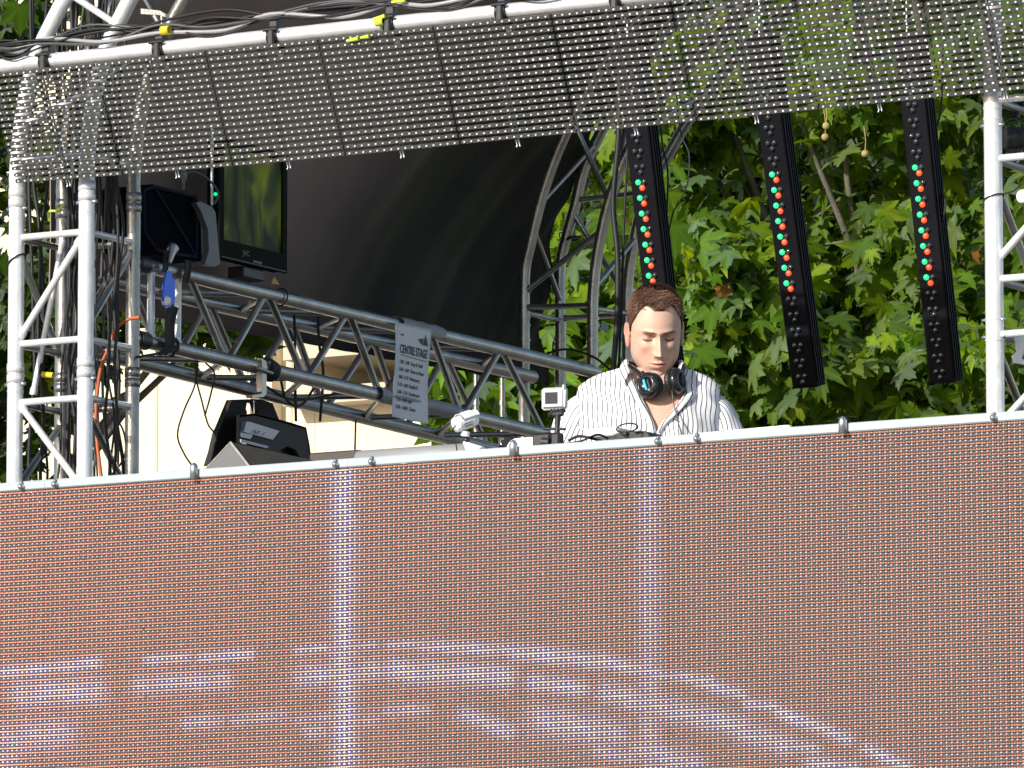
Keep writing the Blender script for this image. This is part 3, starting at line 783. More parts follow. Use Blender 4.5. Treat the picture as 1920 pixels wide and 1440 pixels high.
# loose cables by the arch and battens
def cable(pxs, Y, r, mt, label, n=7):
    m = MB(); m.tube(bez([onY(x, y, Y) for x, y in pxs], n), r, 8)
    return m.build('cable', mt, None, label, 'cable')
cable([(1163, 60), (1160, 250), (1150, 380), (1158, 480), (1157, 600), (1148, 720), (1150, 800)], DJ[1]+.6, .009, RUBBER, 'thick black cable hanging just left of the first batten')
cable([(1184, 60), (1178, 250), (1170, 420), (1166, 560), (1160, 700), (1160, 800)], DJ[1]+.62, .004, RUBBER, 'thin black cable hanging close beside the thick one')
cable([(1238, 60), (1240, 250), (1252, 320), (1250, 400), (1246, 480)], DJ[1]+.66, .003, RUBBER, 'thin cable hanging along the right edge of the first batten')
cable([(1262, 100), (1275, 240), (1292, 290), (1287, 350), (1262, 400), (1252, 450)], DJ[1]+.66, .0025, RUBBER, 'thin cable bowing out to the right of the first batten')
cable([(1768, 90), (1765, 200), (1755, 250), (1757, 330), (1772, 380), (1766, 420)], YBt+.06, .003, RUBBER, 'thin cable looping beside the rightmost batten')
cable([(1380, 100), (1400, 160), (1440, 175), (1490, 185), (1540, 178)], YBt-.05, .003, RUBBER, 'thin black cable drooping behind the mesh between the battens')
cable([(1010, 668), (1060, 655), (1110, 668), (1140, 690), (1160, 710)], YARCH-.05, .004, RUBBER, 'black cable crossing the foot of the back arch')
# cables around the side truss and left tower
for i, (pl, lab) in enumerate((
    ([(372, 668), (366, 720), (345, 770), (333, 815), (345, 850), (365, 880)], 'long cable loop hanging from the side truss to the video wall'),
    ([(366, 668), (368, 710), (378, 750), (390, 795), (405, 818), (398, 850)], 'cable from the side truss down to the hanging speaker'),
    ([(385, 680), (402, 700), (395, 740), (384, 780)], 'short cable loop left of the hanging speaker'),
    ([(527, 715), (535, 745), (553, 762), (570, 755), (588, 728)], 'small cable swag under the side truss beside the speaker clamp'),
    ([(500, 725), (540, 748), (585, 748), (640, 738), (700, 748)], 'flat cable swag under the side truss'))):
    m = MB(); m.tube(bez([onX(x, y, XB-.05) for x, y in pl], 7), .0028 if i < 3 else .004, 7); m.build('cable', RUBBER, None, lab, 'cable')
for x, lab in ((553, 'left of the poster, nearer the speaker'), (598, 'left of the poster, nearer the poster')):
    m = MB(); m.tube(bez([onX(x-2, 570, XA+.1), onX(x, 640, XA+.1), onX(x+(0 if x < 560 else 8), 700, XA+.1), onX(x+2, 790, XA+.1)], 5), .0045, 8)
    m.build('cable', RUBBER, None, 'black cable dropping through the side truss '+lab, 'cable')
m = MB(); m.tube([onX(667, 787, XB-.02), onX(665, 862, XB-.02)], .003, 8); m.build('cable', RUBBER, None, 'thin black wire standing beside the pale roll', 'cable')
tb = thing('cable_loom', ((XA+XB)/2, YT+WT*.6, DECK), 'tangle of dark vertical cables inside the left truss tower', 'cables')
for k in range(26):
    x0 = rnd.uniform(60, 225); Yk = YT+rnd.uniform(.08, WT+.03); pts = []
    dx = rnd.uniform(-25, 25)
    for py in np.arange(-20, 1000, 90):
        pts.append(onY(x0+dx*math.sin(py/260+k)+rnd.uniform(-7, 7), py+rnd.uniform(-10, 10), Yk))
    m = MB(); m.tube(bez(pts, 5), rnd.uniform(.003, .006), 7); m.build('cable', [RUBBER, RUBBER, RUBBER, GREYC][k % 4], tb)
m = MB(); m.tube(bez([onY(x, y, YT+WT*.55) for x, y in ((262, 595), (238, 600), (216, 620), (206, 650), (192, 680), (183, 730), (180, 800), (188, 880), (196, 930))], 7), .0055, 8); m.build('cable', ORANGE, tb, 'orange cable')
m = MB(); m.tube(bez([onY(x, y, YT+.1) for x, y in ((92, 415), (92, 397), (108, 395), (120, 383))], 7), .004, 8); m.build('marker_tape', LIME, tb); m = MB(); m.tube([onY(80, 702, YT+.1), onY(100, 704, YT+.1)], .009, 10); m.build('marker_tape', YELLOW, tb)
m = MB(); m.tube(bez([onY(x, y, YT+WT+.02) for x, y in ((205, 780), (228, 800), (236, 840), (226, 870), (205, 895))], 7), .003, 8); m.build('cable', RUBBER, tb)
m = MB()
m.tube([(XA+(TR+.003)*math.cos(a), YT+(TR+.003)*math.sin(a), onY(30, 489-11*math.cos(a), YT)[2]) for a in np.linspace(0, 2*math.pi, 24)], .0028, 7)
m.build('cable_tie', RUBBER, None, 'black tie looped round the left front post', 'cable tie')

# ------------------------------------------------------------------ gear on the left: tv, lamp head, ratchet
YB0 = onX(413, 470, XB-.12)[1]
XTV = XB-.14
tv = thing('television', onX(470, 500, XTV), 'black flat television standing on the side truss with green reflection painted on its screen', 'television')
def xp(x, y, o=0.0): return onX(x, y, XTV)+np.array([o, 0, 0])
yl = onX(400, 400, XTV)[1]; yr = onX(534, 400, XTV)[1]
zbT = onX(534, 513, XTV)[2]; zbS = onX(534, 478, XTV)[2]; ztT = zbT+.375
yl = onX(407, 400, XTV)[1]
FR = mat('tv_frame', (0.007, 0.009, 0.006), 0.6, 0, .2, 10, spec=.05)
m = MB()
m.box((XTV-.02, (yl+yr)/2, (zbT+ztT)/2), (.04, yr-yl-.01, ztT-zbT-.01))
m.box((XTV+.004, (yl+yr)/2, (zbT+zbS)/2), (.010, yr-yl, zbS-zbT)); m.box((XTV+.004, (yl+yr)/2, ztT-.012), (.010, yr-yl, .024))
for y in (yl+.013, yr-.013): m.box((XTV+.004, y, (zbS+ztT)/2-.012), (.0098, .026, ztT-zbS-.024))
m.build('frame', FR, tv)
m = MB(); m.box((XTV+.010, (yl+yr)/2, zbT+.004), (.003, yr-yl-.02, .003)); m.box((XTV+.01, (yl+yr)/2+.02, zbT+.012), (.004, .05, .008)); m.build('trim_strip', mat('dark_trim', (.10, .10, .10), .5), tv)
vm = bpy.data.materials.new('tv_painted_reflection'); vm.use_nodes = True; nt = vm.node_tree; bs = nt.nodes['Principled BSDF']  # green reflection on the dark screen, painted as weak emission
tc = nt.nodes.new('ShaderNodeTexCoord'); mpn = nt.nodes.new('ShaderNodeMapping'); mpn.inputs['Scale'].default_value = (1, 7, 3.2); mpn.inputs['Rotation'].default_value = (-0.7, 0, 0)
nz = nt.nodes.new('ShaderNodeTexNoise'); nz.inputs['Scale'].default_value = 1.5; nz.inputs['Detail'].default_value = 2; nz.inputs['Distortion'].default_value = .8
cr = nt.nodes.new('ShaderNodeValToRGB'); e = cr.color_ramp.elements; e[0].position = .38; e[0].color = (.002, .004, .001, 1); e[1].position = .72; e[1].color = (.060, .072, .002, 1)
e2 = cr.color_ramp.elements.new(.52); e2.color = (.012, .02, .001, 1)
nt.links.new(tc.outputs['Object'], mpn.inputs[0]); nt.links.new(mpn.outputs[0], nz.inputs['Vector']); nt.links.new(nz.outputs[0], cr.inputs[0])
nt.links.new(cr.outputs[0], bs.inputs['Emission Color']); bs.inputs['Emission Strength'].default_value = 1.0; bs.inputs['Base Color'].default_value = (.01, .01, .01, 1); bs.inputs['Roughness'].default_value = .5; bs.inputs['Specular IOR Level'].default_value = .15
m = MB(); m.box((XTV+.0012, (yl+yr)/2, (zbS+ztT)/2-.012), (.002, yr-yl-.05, ztT-zbS-.024)); m.build('screen', vm, tv)
vs, fs = text_geo('JVC', .022, 0, 1.1, .0004); m = MB()
q = onX(455, 478, XTV+.0095); m.add([(XTV+.0098+z, q[1]+x, q[2]+y) for x, y, z in vs], fs); m.build('badge', mat('dim_print', (.12, .12, .11), .5), tv)
m = MB(); m.bbox((XTV-.04, yr-.16, zbT-.02), (.06, .12, .035)); m.build('stand', BLACK, tv)

# lamp head (dark boxed stage light on the truss)
XL_ = XB-.02
lamp = thing('stage_light', onX(330, 495, XL_), 'dark boxed stage light with grey side plate beside the television', 'stage light')
NAVY = mat('dark_navy_case', (0.010, 0.012, 0.028), .6, 0, .2, 8, spec=.1)
fr = [(262, 352), (285, 345), (368, 366), (376, 400), (378, 490), (290, 478), (262, 440)]
m = MB(); m.prism([onX(x, y, XL_) for x, y in fr], (-.16, 0, 0)); m.build('case', mat('lamp_black', (.004, .005, .009), .8, spec=.03), lamp)
m = MB()
L = [onX(x, y, XL_+.004) for x, y in ((268, 356), (288, 350), (362, 368), (368, 402), (368, 482), (294, 470), (270, 436))]
m.tube(L, .0065, 8, closed=True); m.tube([L[1], L[4]], .005, 8); m.build('frame', NAVY, lamp)
m = MB(); m.prism([onX(x, y, XL_+.03) for x, y in ((368, 380), (376, 378), (398, 388), (404, 398), (408, 440), (413, 495), (402, 500), (384, 496), (392, 470), (390, 430), (378, 398))], (-.02, 0, 0)); m.build('side_plate', mat('grey_moulding', (.11, .115, .12), .35, 0, .1), lamp)
m = MB(); m.prism([onX(x, y, XL_-.01) for x, y in ((370, 385), (385, 400), (396, 440), (400, 497), (374, 490))], (-.10, 0, 0)); m.build('lens_hood', BLACK, lamp)
m = MB(); m.tube([onX(397, 236, XL_-.02), onX(397, 385, XL_-.02)], .0042, 10); m.tube([onX(397, 262, XL_-.02), onX(397, 290, XL_-.02)], .006, 10); m.build('rod', STEEL, lamp)
m = MB(); m.tube(bez([onX(x, y, XL_) for x, y in ((346, 326), (362, 322), (385, 332), (403, 350), (409, 366), (402, 382))], 7), .0035, 8); m.build('cable', GREYC, lamp)
m = MB(); m.lathe(onX(344, 318, XL_), (0, 0, -1), [(0, .006), (.012, .011), (.03, .010), (.036, .005), (.06, .004)], 12); m.build('connector', GREYP, lamp)
m = MB(); m.sphere(onX(404, 364, XL_+.008), .006); m.build('indicator', GRN, lamp)

# ratchet strap
XRt = XF+.035
rs = thing('ratchet_strap', onX(318, 600, XRt), 'black strap with blue ratchet handle wrapped round the truss', 'strap')
def ribbon(mb, pts, w, t=.003, wd=(0, 1, 0)):
    pts = bez(pts, 6); wd = np.asarray(wd, float)
    mb.grid([[p-wd*w/2, p+wd*w/2] for p in pts], True, (t, 0, 0))
m = MB()
ribbon(m, [onX(313, 470, XRt), onX(311, 492, XRt), onX(308, 510, XRt)], .028)
m.build('webbing', BLACKM, rs); m = MB()
ribbon(m, [onX(325, 575, XRt-.004), onX(318, 605, XRt), onX(318, 640, XRt), onX(316, 655, XRt), onX(300, 664, XRt)], .050)
m.build('webbing', BLACKM, rs); m = MB()
ribbon(m, [onX(352, 488, XRt-.01), onX(351, 510, XRt), onX(346, 530, XRt-.01)], .034)
m.build('webbing', BLACKM, rs)
m = MB(); m.tube(bez([onX(255, 670, XRt), onX(290, 664, XRt), onX(318, 660, XRt), onX(332, 648, XRt), (onX(334, 655, XRt))], 6), .004, 8)
m.tube(bez([onX(318, 662, XRt), onX(329, 636, XRt+.004), onX(334, 652, XRt), onX(322, 668, XRt)], 6), .005, 8); m.build('tail', BLACKM, rs)
m = MB()
m.prism([onX(x, y, XRt+.012) for x, y in ((309, 512), (313, 507), (319, 512), (321, 545), (321, 568), (316, 577), (307, 576), (303, 562), (304, 535))], (.006, 0, 0))
m.prism([onX(x, y, XRt-.012) for x, y in ((313, 528), (320, 522), (325, 524), (325, 566), (316, 576))], (.006, 0, 0))
m.bbox(onX(315, 540, XRt), (.020, .010, .04)); m.build('handle', BLUE, rs)
m = MB(); m.lathe(onX(312, 566, XRt+.014), (.5, -.8, .1), [(0, .015), (.014, .015), (.017, .011), (.0175, 0)], 16); m.build('spindle', WHITEP, rs)
m = MB(); m.lathe(onX(322, 468, XRt), (.6, 0, .5), [(-.02, .0), (-.018, .012), (.0, .018), (.016, .016), (.022, 0)], 16)
m.tube([onX(326, 462, XRt+.01), onX(318, 492, XRt+.01)], [.014, .006], 10); m.build('buckle', STEEL, rs)

# small yellow tag + tie on the truss
m = MB(); m.prism([onX(x, y, XF+.02) for x, y in ((508, 532), (513, 519), (523, 534))], (.003, 0, 0)); m.build('tag', mat('orange_tag', (.6, .3, .04), .5), None, 'small orange triangular tag on the side truss below the television', 'tag')
m = MB(); c = lerpY(T1, onX(525, 560, XF)[1])
m.tube([c+np.array([(TR+.004)*math.cos(a), .006*math.sin(a), (TR+.004)*math.sin(a)]) for a in np.linspace(0, 2*math.pi, 20)], .0025, 7, closed=True)
m.build('cable_tie', RUBBER, None, 'black tie round the side truss under the orange tag', 'cable tie')

# hanging speaker ---------------------------------------------------
XS_ = XB-.06
sp = thing('hanging_speaker', onX(490, 860, XS_), 'black speaker cabinet hung under the side truss with a white AF-1 label', 'speaker')
def cp(x, y, X=XS_): return onX(400+x/7.2, 700+y/7.2, X)
WOOD = mat('black_textured_paint', (0.030, 0.027, 0.024), .6, 0, .2, 30, .25, 300)
m = MB()
face = [(355, 560), (560, 540), (900, 625), (1040, 662), (1255, 730), (1300, 960), (1345, 1260), (355, 1010)]
# opening carved in the near face: build face as strip round the hole
m.prism([cp(x, y) for x, y in ((355, 560), (560, 540), (900, 625), (1040, 662), (1255, 730), (1300, 960), (1345, 1300), (1180, 1250), (1165, 1120), (1110, 1030), (1000, 985), (900, 1040), (870, 1160), (355, 1100))], (-.012, 0, 0))
m.build('side_panel', WOOD, sp)
m = MB(); m.prism([cp(x, y, XS_-.03) for x, y in ((840, 940), (1180, 940), (1230, 1280), (800, 1240))], (-.01, 0, 0)); m.build('recess', BLACK, sp)
m = MB(); m.prism([cp(x, y, XS_-.10) for x, y in ((250, 355), (480, 348), (455, 400), (440, 480), (460, 530), (355, 700), (350, 1000), (200, 1250), (-60, 1250), (0, 1060), (60, 800), (100, 720))], (-.02, 0, 0))
m.prism([cp(x, y, XS_-.10) for x, y in ((480, 348), (650, 350), (800, 402), (890, 630), (615, 560), (560, 400), (470, 385))], (-.02, 0, 0)); m.build('back_bracket', mat('bracket_black', (.008, .008, .009), .7), sp)
m = MB()
for a in ((355, 560), (900, 625), (1255, 730)): pass
m.prism([cp(355, 565), cp(560, 545), cp(900, 630), cp(1255, 735), cp(1255, 735, XS_-.22), cp(355, 565, XS_-.22)], (0, 0, -.006))
m.prism([cp(1255, 735), cp(1345, 1300), cp(1345, 1300, XS_-.22), cp(1255, 735, XS_-.22)], (0, -.006, 0)); m.build('cabinet', BLACKM, sp)
m = MB(); m.prism([cp(x, y, XS_+.002) for x, y in ((372, 655), (480, 655), (882, 780), (792, 897), (368, 782))], (.003, 0, 0)); m.build('label_plate', PAPER, sp)
m = MB(); m.prism([cp(x, y, XS_+.0055) for x, y in ((372, 655), (440, 655), (410, 780), (368, 778))], (.001, 0, 0)); m.build('painted_label_shadow', mat('shadow_paint', (.02, .03, .09), .5), sp)  # shadow across the label's left end, painted as a dark sheet
m = MB(); m.prism([cp(x, y, XS_+.002) for x, y in ((368, 800), (525, 832), (490, 888), (368, 862))], (.003, 0, 0)); m.build('small_label', PAPER, sp)
m = MB(); m.tube([cp(368, 900, XS_+.006), cp(735, 992, XS_+.006)], .003, 8); m.tube([cp(368, 922, XS_+.006), cp(720, 1005, XS_+.006)], .0025, 8)
m.prism([cp(x, y, XS_+.004) for x, y in ((365, 925), (430, 938), (425, 962), (370, 948))], (.004, 0, 0)); m.build('handle_bar', STEEL, sp)
vs, fs = text_geo('AF-1', 1.0, .35, .78, 0.0)
o0 = np.array([505., 800.]); uX = np.array([95., 26.])/1.0; vY = np.array([14., -62.])
m = MB(); m.add([cp(*(o0+uX*x*1.22+vY*y*1.2), XS_+.0055+.0004*(1 if z > 0 else 0)) for x, y, z in vs], fs); m.build('lettering', INK, sp)
# hanger
m = MB()
qa = onX(500, 672, XF); m.prism([onX(x, y, XB+.03) for x, y in ((491, 672), (500, 678), (500, 738), (495, 744), (474, 746), (472, 741), (489, 739), (493, 734))], (-.022, 0, 0))
m.tube([onX(484, 690, XB+.035), onX(510, 700, XB+.035)], .006, 8); m.build('hanger', ALU_SHADE, sp); m = MB(); m.tube([cp(548, 370, XS_-.06), cp(550, 540, XS_-.06)], .002, 6); m.build('safety_wire', STEEL, sp)
m = MB(); c = lerpY(B1, onX(503, 690, XF)[1]); m.tube([c+np.array([0, -.02, .005]), c+np.array([0, .02, -.005])], TR+.010, 18); m.build('clamp', BLACKM, sp)

# wedge monitor -----------------------------------------------------
wd = thing('wedge_monitor', P(480, 890, 18.9), 'grey carpeted wedge monitor peeping over the video wall under the speaker', 'speaker')
YW = YS+.30
CARP = mat('carpet', (0.075, 0.068, 0.058), .9, 0, .5, 260, .9, 500)
CARS = mat('carpet_side', (0.17, 0.17, 0.175), .9, 0, .12, 200, .4, 400)
A_ = onY(432, 829, YW); B_ = onY(378, 887, YW); C_ = onY(472, 880, YW)
Bd = B_+(B_-A_)*1.2; Cd = C_+(C_-A_)*1.2
ext = onY(640, 880, YW+.45)-A_; ext = np.array([.30, .42, -.012])
m = MB(); m.prism([A_, Cd, Bd], (.001, .0012, 0)); m.build('end_panel', CARS, wd)
n_ = 24
m = MB()
ev = onY(600, 866, YW+.36)-A_
tp = [A_+np.array([.001, .0025, 0]), Cd+np.array([.001, .0025, 0])]
m.grid([[tp[0]*(1-u)+tp[1]*u+ev*t+np.array([0, 0, .0015*mn.noise(Vector((u*40, t*60, 0)))]) for u in np.linspace(0, 1, 30)] for t in np.linspace(0, 1, 60)], True)
m.grid([[Bd+(A_-Bd)*u+np.array([.001, .0025, 0])+ev*t for u in (0, 1)] for t in (0, 1)], False); m.build('carpet_cover', CARP, wd)
m = MB(); m.tube([A_, Cd], .0035, 8); m.tube([A_, Bd], .002, 8); m.build('edge_trim', mat('worn_edge', (.35, .34, .3), .7, 0, .4, 80), wd)
# low dark case behind
m = MB(); a = onY(585, 849, YW+.5); bq = onY(668, 846, YW+.5)
m.bbox(((a[0]+bq[0])/2, YW+.6, a[2]-.15), (bq[0]-a[0]+.02, .2, .30)); m.build('flight_case', mat('dark_brown_case', (.045, .032, .028), .5), None, 'low dark brown case between the speaker and the pale roll', 'case')
# pale roll / tube
YG = YS+.24
m = MB(); a = onY(672, 856, YG); bq = onY(880, 842, YG)
m.lathe((a[0], YG, a[2]-.012), (1, 0, 0), [(0, 0), (0, .024), (.004, .0285), (bq[0]-a[0]-.004, .0285), (bq[0]-a[0], .024), (bq[0]-a[0], 0)], 28)
m.build('paper_roll', mat('pale_roll', (.24, .24, .25), .5, 0, .04, 9), None, 'long pale grey roll lying behind the white camera', 'roll')
# leaf on the rail
m = MB(); q = onY(760, 862, YS-.01)
m.prism([onY(x, y, YS-.006) for x, y in ((753, 870), (752, 859), (757, 857), (768, 858), (763, 864), (764, 869))], (0, -.0015, .0005)); m.build('leaf', mat('fallen_leaf', (.55, .62, .12), .6), None, 'small yellow green leaf stuck on the top rail', 'leaf')

# ------------------------------------------------------------------ DJ table and kit
zTab = zt+0.0
tb_ = thing('dj_table', (DJ[0], DJ[1]-.5, DECK), 'black table behind the video wall holding the DJ kit', 'table')
m = MB(); xq0 = onY(860, 830, YS+.5)[0]; xq1 = onY(1560, 830, YS+.5)[0]
m.bbox(((xq0+xq1)/2, YS+.46, zTab-.03), (xq1-xq0, .50, .03)); m.build('tabletop', BLACKM, tb_)
for x in (xq0+.05, xq1-.05):
    for y in (YS+.26, YS+.66):
        m = MB(); m.bbox((x, y, (DECK+zTab-.045)/2), (.04, .04, zTab-.045-DECK)); m.build('leg', BLACKM, tb_)
TZ = zTab-.015
# white camera on ball stand
YC = YS+.06
def cc(x, y, Y=YC): return onY(820+x/6.4, 740+y/6.4, Y)
wc = thing('security_camera', cc(440, 745), 'white bullet camera on a ball stand on the top rail', 'camera')
a = cc(222, 365); bq = cc(430, 290, YC+.05); axv = (bq-a)/np.linalg.norm(bq-a); Lc = np.linalg.norm(bq-a)
m = MB(); m.lathe(a, axv, [(-.002, 0), (-.002, .0205), (.004, .0222), (.010, .0215), (Lc*.45, .0225), (Lc*.9, .0225), (Lc+.008, .018), (Lc+.014, .008), (Lc+.015, 0)], 28); m.build('camera_body', WHITEP, wc)
m = MB()
perp = np.array([0, 0, 1.])-axv*axv[2]; perp /= np.linalg.norm(perp); side = np.cross(axv, perp)
G = []
for s_ in np.linspace(.012, Lc+.012, 8):
    G.append([a+axv*s_+(perp*math.cos(q)+side*math.sin(q))*(.026 if s_ < Lc else .022) for q in np.linspace(-1.25, 1.25, 12)])
m.grid(G, True, perp*.002); m.build('sun_hood', WHITEP, wc)
for k in range(2):
    m = MB(); m.box(a+axv*(.028+.0)-perp*(.004+k*.008)-side*.0215*(-1 if (side@(-fwd)) > 0 else 1), (.028, .002, .002), np.array([axv, perp, side])); m.build('vent_slot', BLACK, wc)
m = MB(); m.tube(bez([cc(225, 368, YC-.02), cc(190, 420, YC-.02), cc(210, 540, YC-.012), cc(232, 640, YC-.01), cc(240, 735, YC-.005)], 7), .0018, 7); m.build('cable', RUBBER, wc)
m = MB(); m.tube([cc(340, 440, YC+.02), cc(330, 500, YC+.02)], .0125, 16); m.tube([cc(360, 620, YC+.03), cc(520, 700, YC+.03)], [.012, .020], 18)
m.tube([cc(330, 560, YC+.025), cc(420, 680, YC+.03), cc(450, 745, YC+.03)], [.008, .0145, .019], 18); m.lathe(cc(440, 760, YC+.03), (0, 0, 1), [(-.03, .036), (.006, .034), (.018, .022), (.02, 0)], 24); m.build('stand', WHITEP, wc)
m = MB(); m.sphere(cc(352, 545, YC+.025), .010); m.build('ball_joint', BLACK, wc)
# white box with rounded end
YD = YS+.20
def cd_(x, y, Y=YD): return onY(820+x/6.4, 740+y/6.4, Y)
wb = thing('white_case', cd_(1030, 690), 'white round ended case beside the white camera', 'case')
m = MB(); G = []
z0 = cd_(900, 690)[2]-.10; xa = cd_(825, 0)[0]; xb = cd_(1250, 0)[0]; ztp = cd_(1100, 512)[2]
out = []
for q in np.linspace(0, math.pi/2, 8): out.append((xa+.035-.035*math.cos(q), ztp-.035+.035*math.sin(q)))
out += [(xb-.006, ztp+.0), (xb, ztp-.006), (xb-.003, z0), (xa, z0)]
m.prism([(x, YD, z) for x, z in out], (0, .12, 0)); m.build('shell', WHITEP, wb)
m = MB(); m.lathe((cd_(905, 0)[0], YD-.004, cd_(905, 640)[2]), (0, -1, 0), [(0, .0125), (.004, .0125), (.005, .009), (.0052, 0)], 18); m.build('cap', mat('pale_grey', (.5, .5, .52), .4), wb)
m = MB(); m.tube(bez([cd_(770, 600), cd_(755, 570), cd_(770, 540), cd_(800, 528)], 5), .0018, 6); m.build('clip', STEEL, wb)
m = MB(); q = cd_(810, 600, YD+.05); m.bbox(q+np.array([0, .03, -.04]), (.05, .06, .13)); m.tube(bez([cd_(720, 690, YD+.03), cd_(760, 640, YD+.03), cd_(800, 640, YD+.03)], 5), .006, 8); m.build('power_adapter', BLACK, None, 'black box tucked beside the white round ended case', 'adapter')
# mixer and players
YE = YS+.33
mx = thing('dj_mixer', onY(1130, 840, YE), 'black DJ mixer behind the top rail in front of the man', 'mixer')
xm0 = onY(1078, 830, YE)[0]; xm1 = onY(1222, 830, YE)[0]; zmx = onY(1150, 829, YE)[2]
m = MB(); m.bbox(((xm0+xm1)/2, YE+.15, zmx-.04), (xm1-xm0, .32, .08), b=.006); m.build('case', mat('mixer_case', (.03, .03, .034), .35), mx)
for k in range(16):
    m = MB()
    x = xm0+.012+(xm1-xm0-.024)*rnd.random(); y = YE+.02+rnd.random()*.25
    m.lathe((x, y, zmx), (0, 0, 1), [(0, .006), (.008, .0055), (.012, .004), (.0122, 0)], 10)
    m.build('knob', STEEL, mx)
for k in range(7):
    m = MB(); m.box((xm0+.02+k*.028, YE-.001, zmx-.016), (.016, .003, .005)); m.build('socket', WHITEP, mx)
pl = thing('media_player', onY(1175, 830, YE), 'black deck with cable ring on top in front of the man', 'player')
x0 = onY(1150, 830, YE-.05)[0]; x1 = onY(1216, 830, YE-.05)[0]; zp_ = onY(1180, 813, YE-.05)[2]
m = MB(); m.prism([onY(x, y, YE-.05) for x, y in ((1152, 822), (1160, 812), (1208, 808), (1214, 812), (1228, 840), (1150, 846))], (0, .10, 0)); m.build('body', BLACK, pl)
m = MB(); m.tube([onY(1176+20*math.cos(a), 803+(9 if math.sin(a) > 0 else 7)*-math.sin(a)-.12*20*math.cos(a), YE-.06+.03*math.sin(a)) for a in np.linspace(0, 2*math.pi, 24)], .0022, 7, closed=True); m.build('cable_ring', RUBBER, pl)
m = MB(); m.sphere(onY(1172, 812, YE-.06), .006); m.build('button', STEEL, pl); m = MB(); m.sphere(onY(1190, 808, YE-.06), .005); m.build('button', STEEL, pl); m = MB(); m.box(onY(1196, 807, YE-.06), (.02, .01, .004)); m.build('button', STEEL, pl)
m = MB(); q0 = onY(1098, 803, YE+.02); q1 = onY(1158, 800, YE+.02); m.bbox(((q0[0]+q1[0])/2, YE+.10, q0[2]-.014), (q1[0]-q0[0], .16, .024)); m.build('white_box', WHITEP, None, 'flat white box behind the black DJ mixer', 'box')
m = MB()
m.tube(bez([onY(x, y, YE-.04) for x, y in ((1066, 826), (1085, 818), (1110, 822), (1140, 830), (1165, 828))], 6), .004, 8); m.tube(bez([onY(x, y, YE-.05) for x, y in ((1062, 832), (1090, 827), (1120, 815), (1140, 822))], 6), .0032, 8)
m.build('cable', RUBBER, None, 'black cables lying across the DJ mixer', 'cable')
# laptop / white lid right of the man
YL = YS+.30
lp = thing('laptop', onY(1390, 815, YL), 'white laptop lid lying right of the man behind the rail', 'laptop')
m = MB(); a = onY(1236, 824, YL); bq = onY(1481, 797, YL)
z1 = bq[2]
pr = [onY(x, y, YL) for x, y in ((1238, 838), (1243, 826), (1300, 813), (1474, 797), (1481, 799), (1482, 806), (1478, 814), (1300, 840))]
m.prism(pr, (0, .012, .002)); m.build('lid', WHITEP, lp)
m = MB(); m.bbox(((a[0]+bq[0])/2, YL+.14, TZ+.012), (.30, .22, .02)); m.build('keyboard_base', WHITEP, lp)

# action camera on clamp
YA_ = YS+.10
def ca(x, y, o=0.0): return onY(1000+x/4, 500+y/4, YA_+o)
ac = thing('action_camera', ca(170, 1370), 'small silver action camera on a black clamp stand left of the man', 'camera')
ce = ca(160, 990); axc = np.array([rgt*math.cos(.06)+np.array([0, 0, .0])+np.array([0, 0, .04]), [fwd[0], fwd[1], 0], [-.0, 0, 1.]]); axc = [v/np.linalg.norm(v) for v in map(np.asarray, axc)]
CLEAR = mat('clear_case', (.55, .56, .58), .15, .1, .05, 20, coat=1)
m = MB(); m.bbox(ce, (.072, .03, .060), axc, .006); m.build('housing', CLEAR, ac)
m = MB(); m.box(ce-axc[1]*.0158+axc[0]*-.006, (.052, .003, .048), axc); m.build('back_plate', WHITEP, ac)
m = MB(); m.box(ce-axc[1]*.0180+axc[0]*-.010, (.034, .002, .032), axc); m.build('display', mat('display_dark', (.06, .055, .06), .2), ac)
m = MB(); m.tube([ce+axc[0]*.026+axc[2]*.020-axc[1]*.010, ce+axc[0]*.026+axc[2]*.036-axc[1]*.010], .006, 10); m.tube([ce+axc[0]*.030+axc[2]*.02-axc[1]*.016, ce+axc[0]*.028-axc[2]*.026-axc[1]*.016], .004, 8); m.build('latch', STEEL, ac)
m = MB()
for s_ in (-.009, 0, .009): m.tube([ce+axc[0]*(s_)-axc[2]*.030, ce+axc[0]*s_-axc[2]*.048], .0035, 8)
m.tube([ce-axc[2]*.045-axc[0]*.018, ce-axc[2]*.045+axc[0]*.03+axc[2]*.012], .006, 10)
m.tube([ca(185, 1110), ca(180, 1210), ca(178, 1290)], [.009, .007, .0095], 12); m.tube([ca(150, 1110), ca(220, 1100)], .008, 10)
m.tube([ca(75, 1215), ca(240, 1218)], .004, 8); m.bbox(ca(180, 1320), (.030, .03, .055), b=.006); m.tube([ca(165, 1290), ca(205, 1365)], .010, 10)
m.tube([ca(185, 1355), ca(175, 1395)], [.008, .002], 8); m.build('clamp_stand', BLACK, ac)
m = MB(); m.bbox(ca(90, 1305, .03), (.062, .05, .042), b=.008); m.tube([ca(70, 1315, .0), ca(125, 1320, .0)], .013, 14); m.build('battery_pack', BLACK, None, 'black box beside the foot of the action camera clamp', 'box')

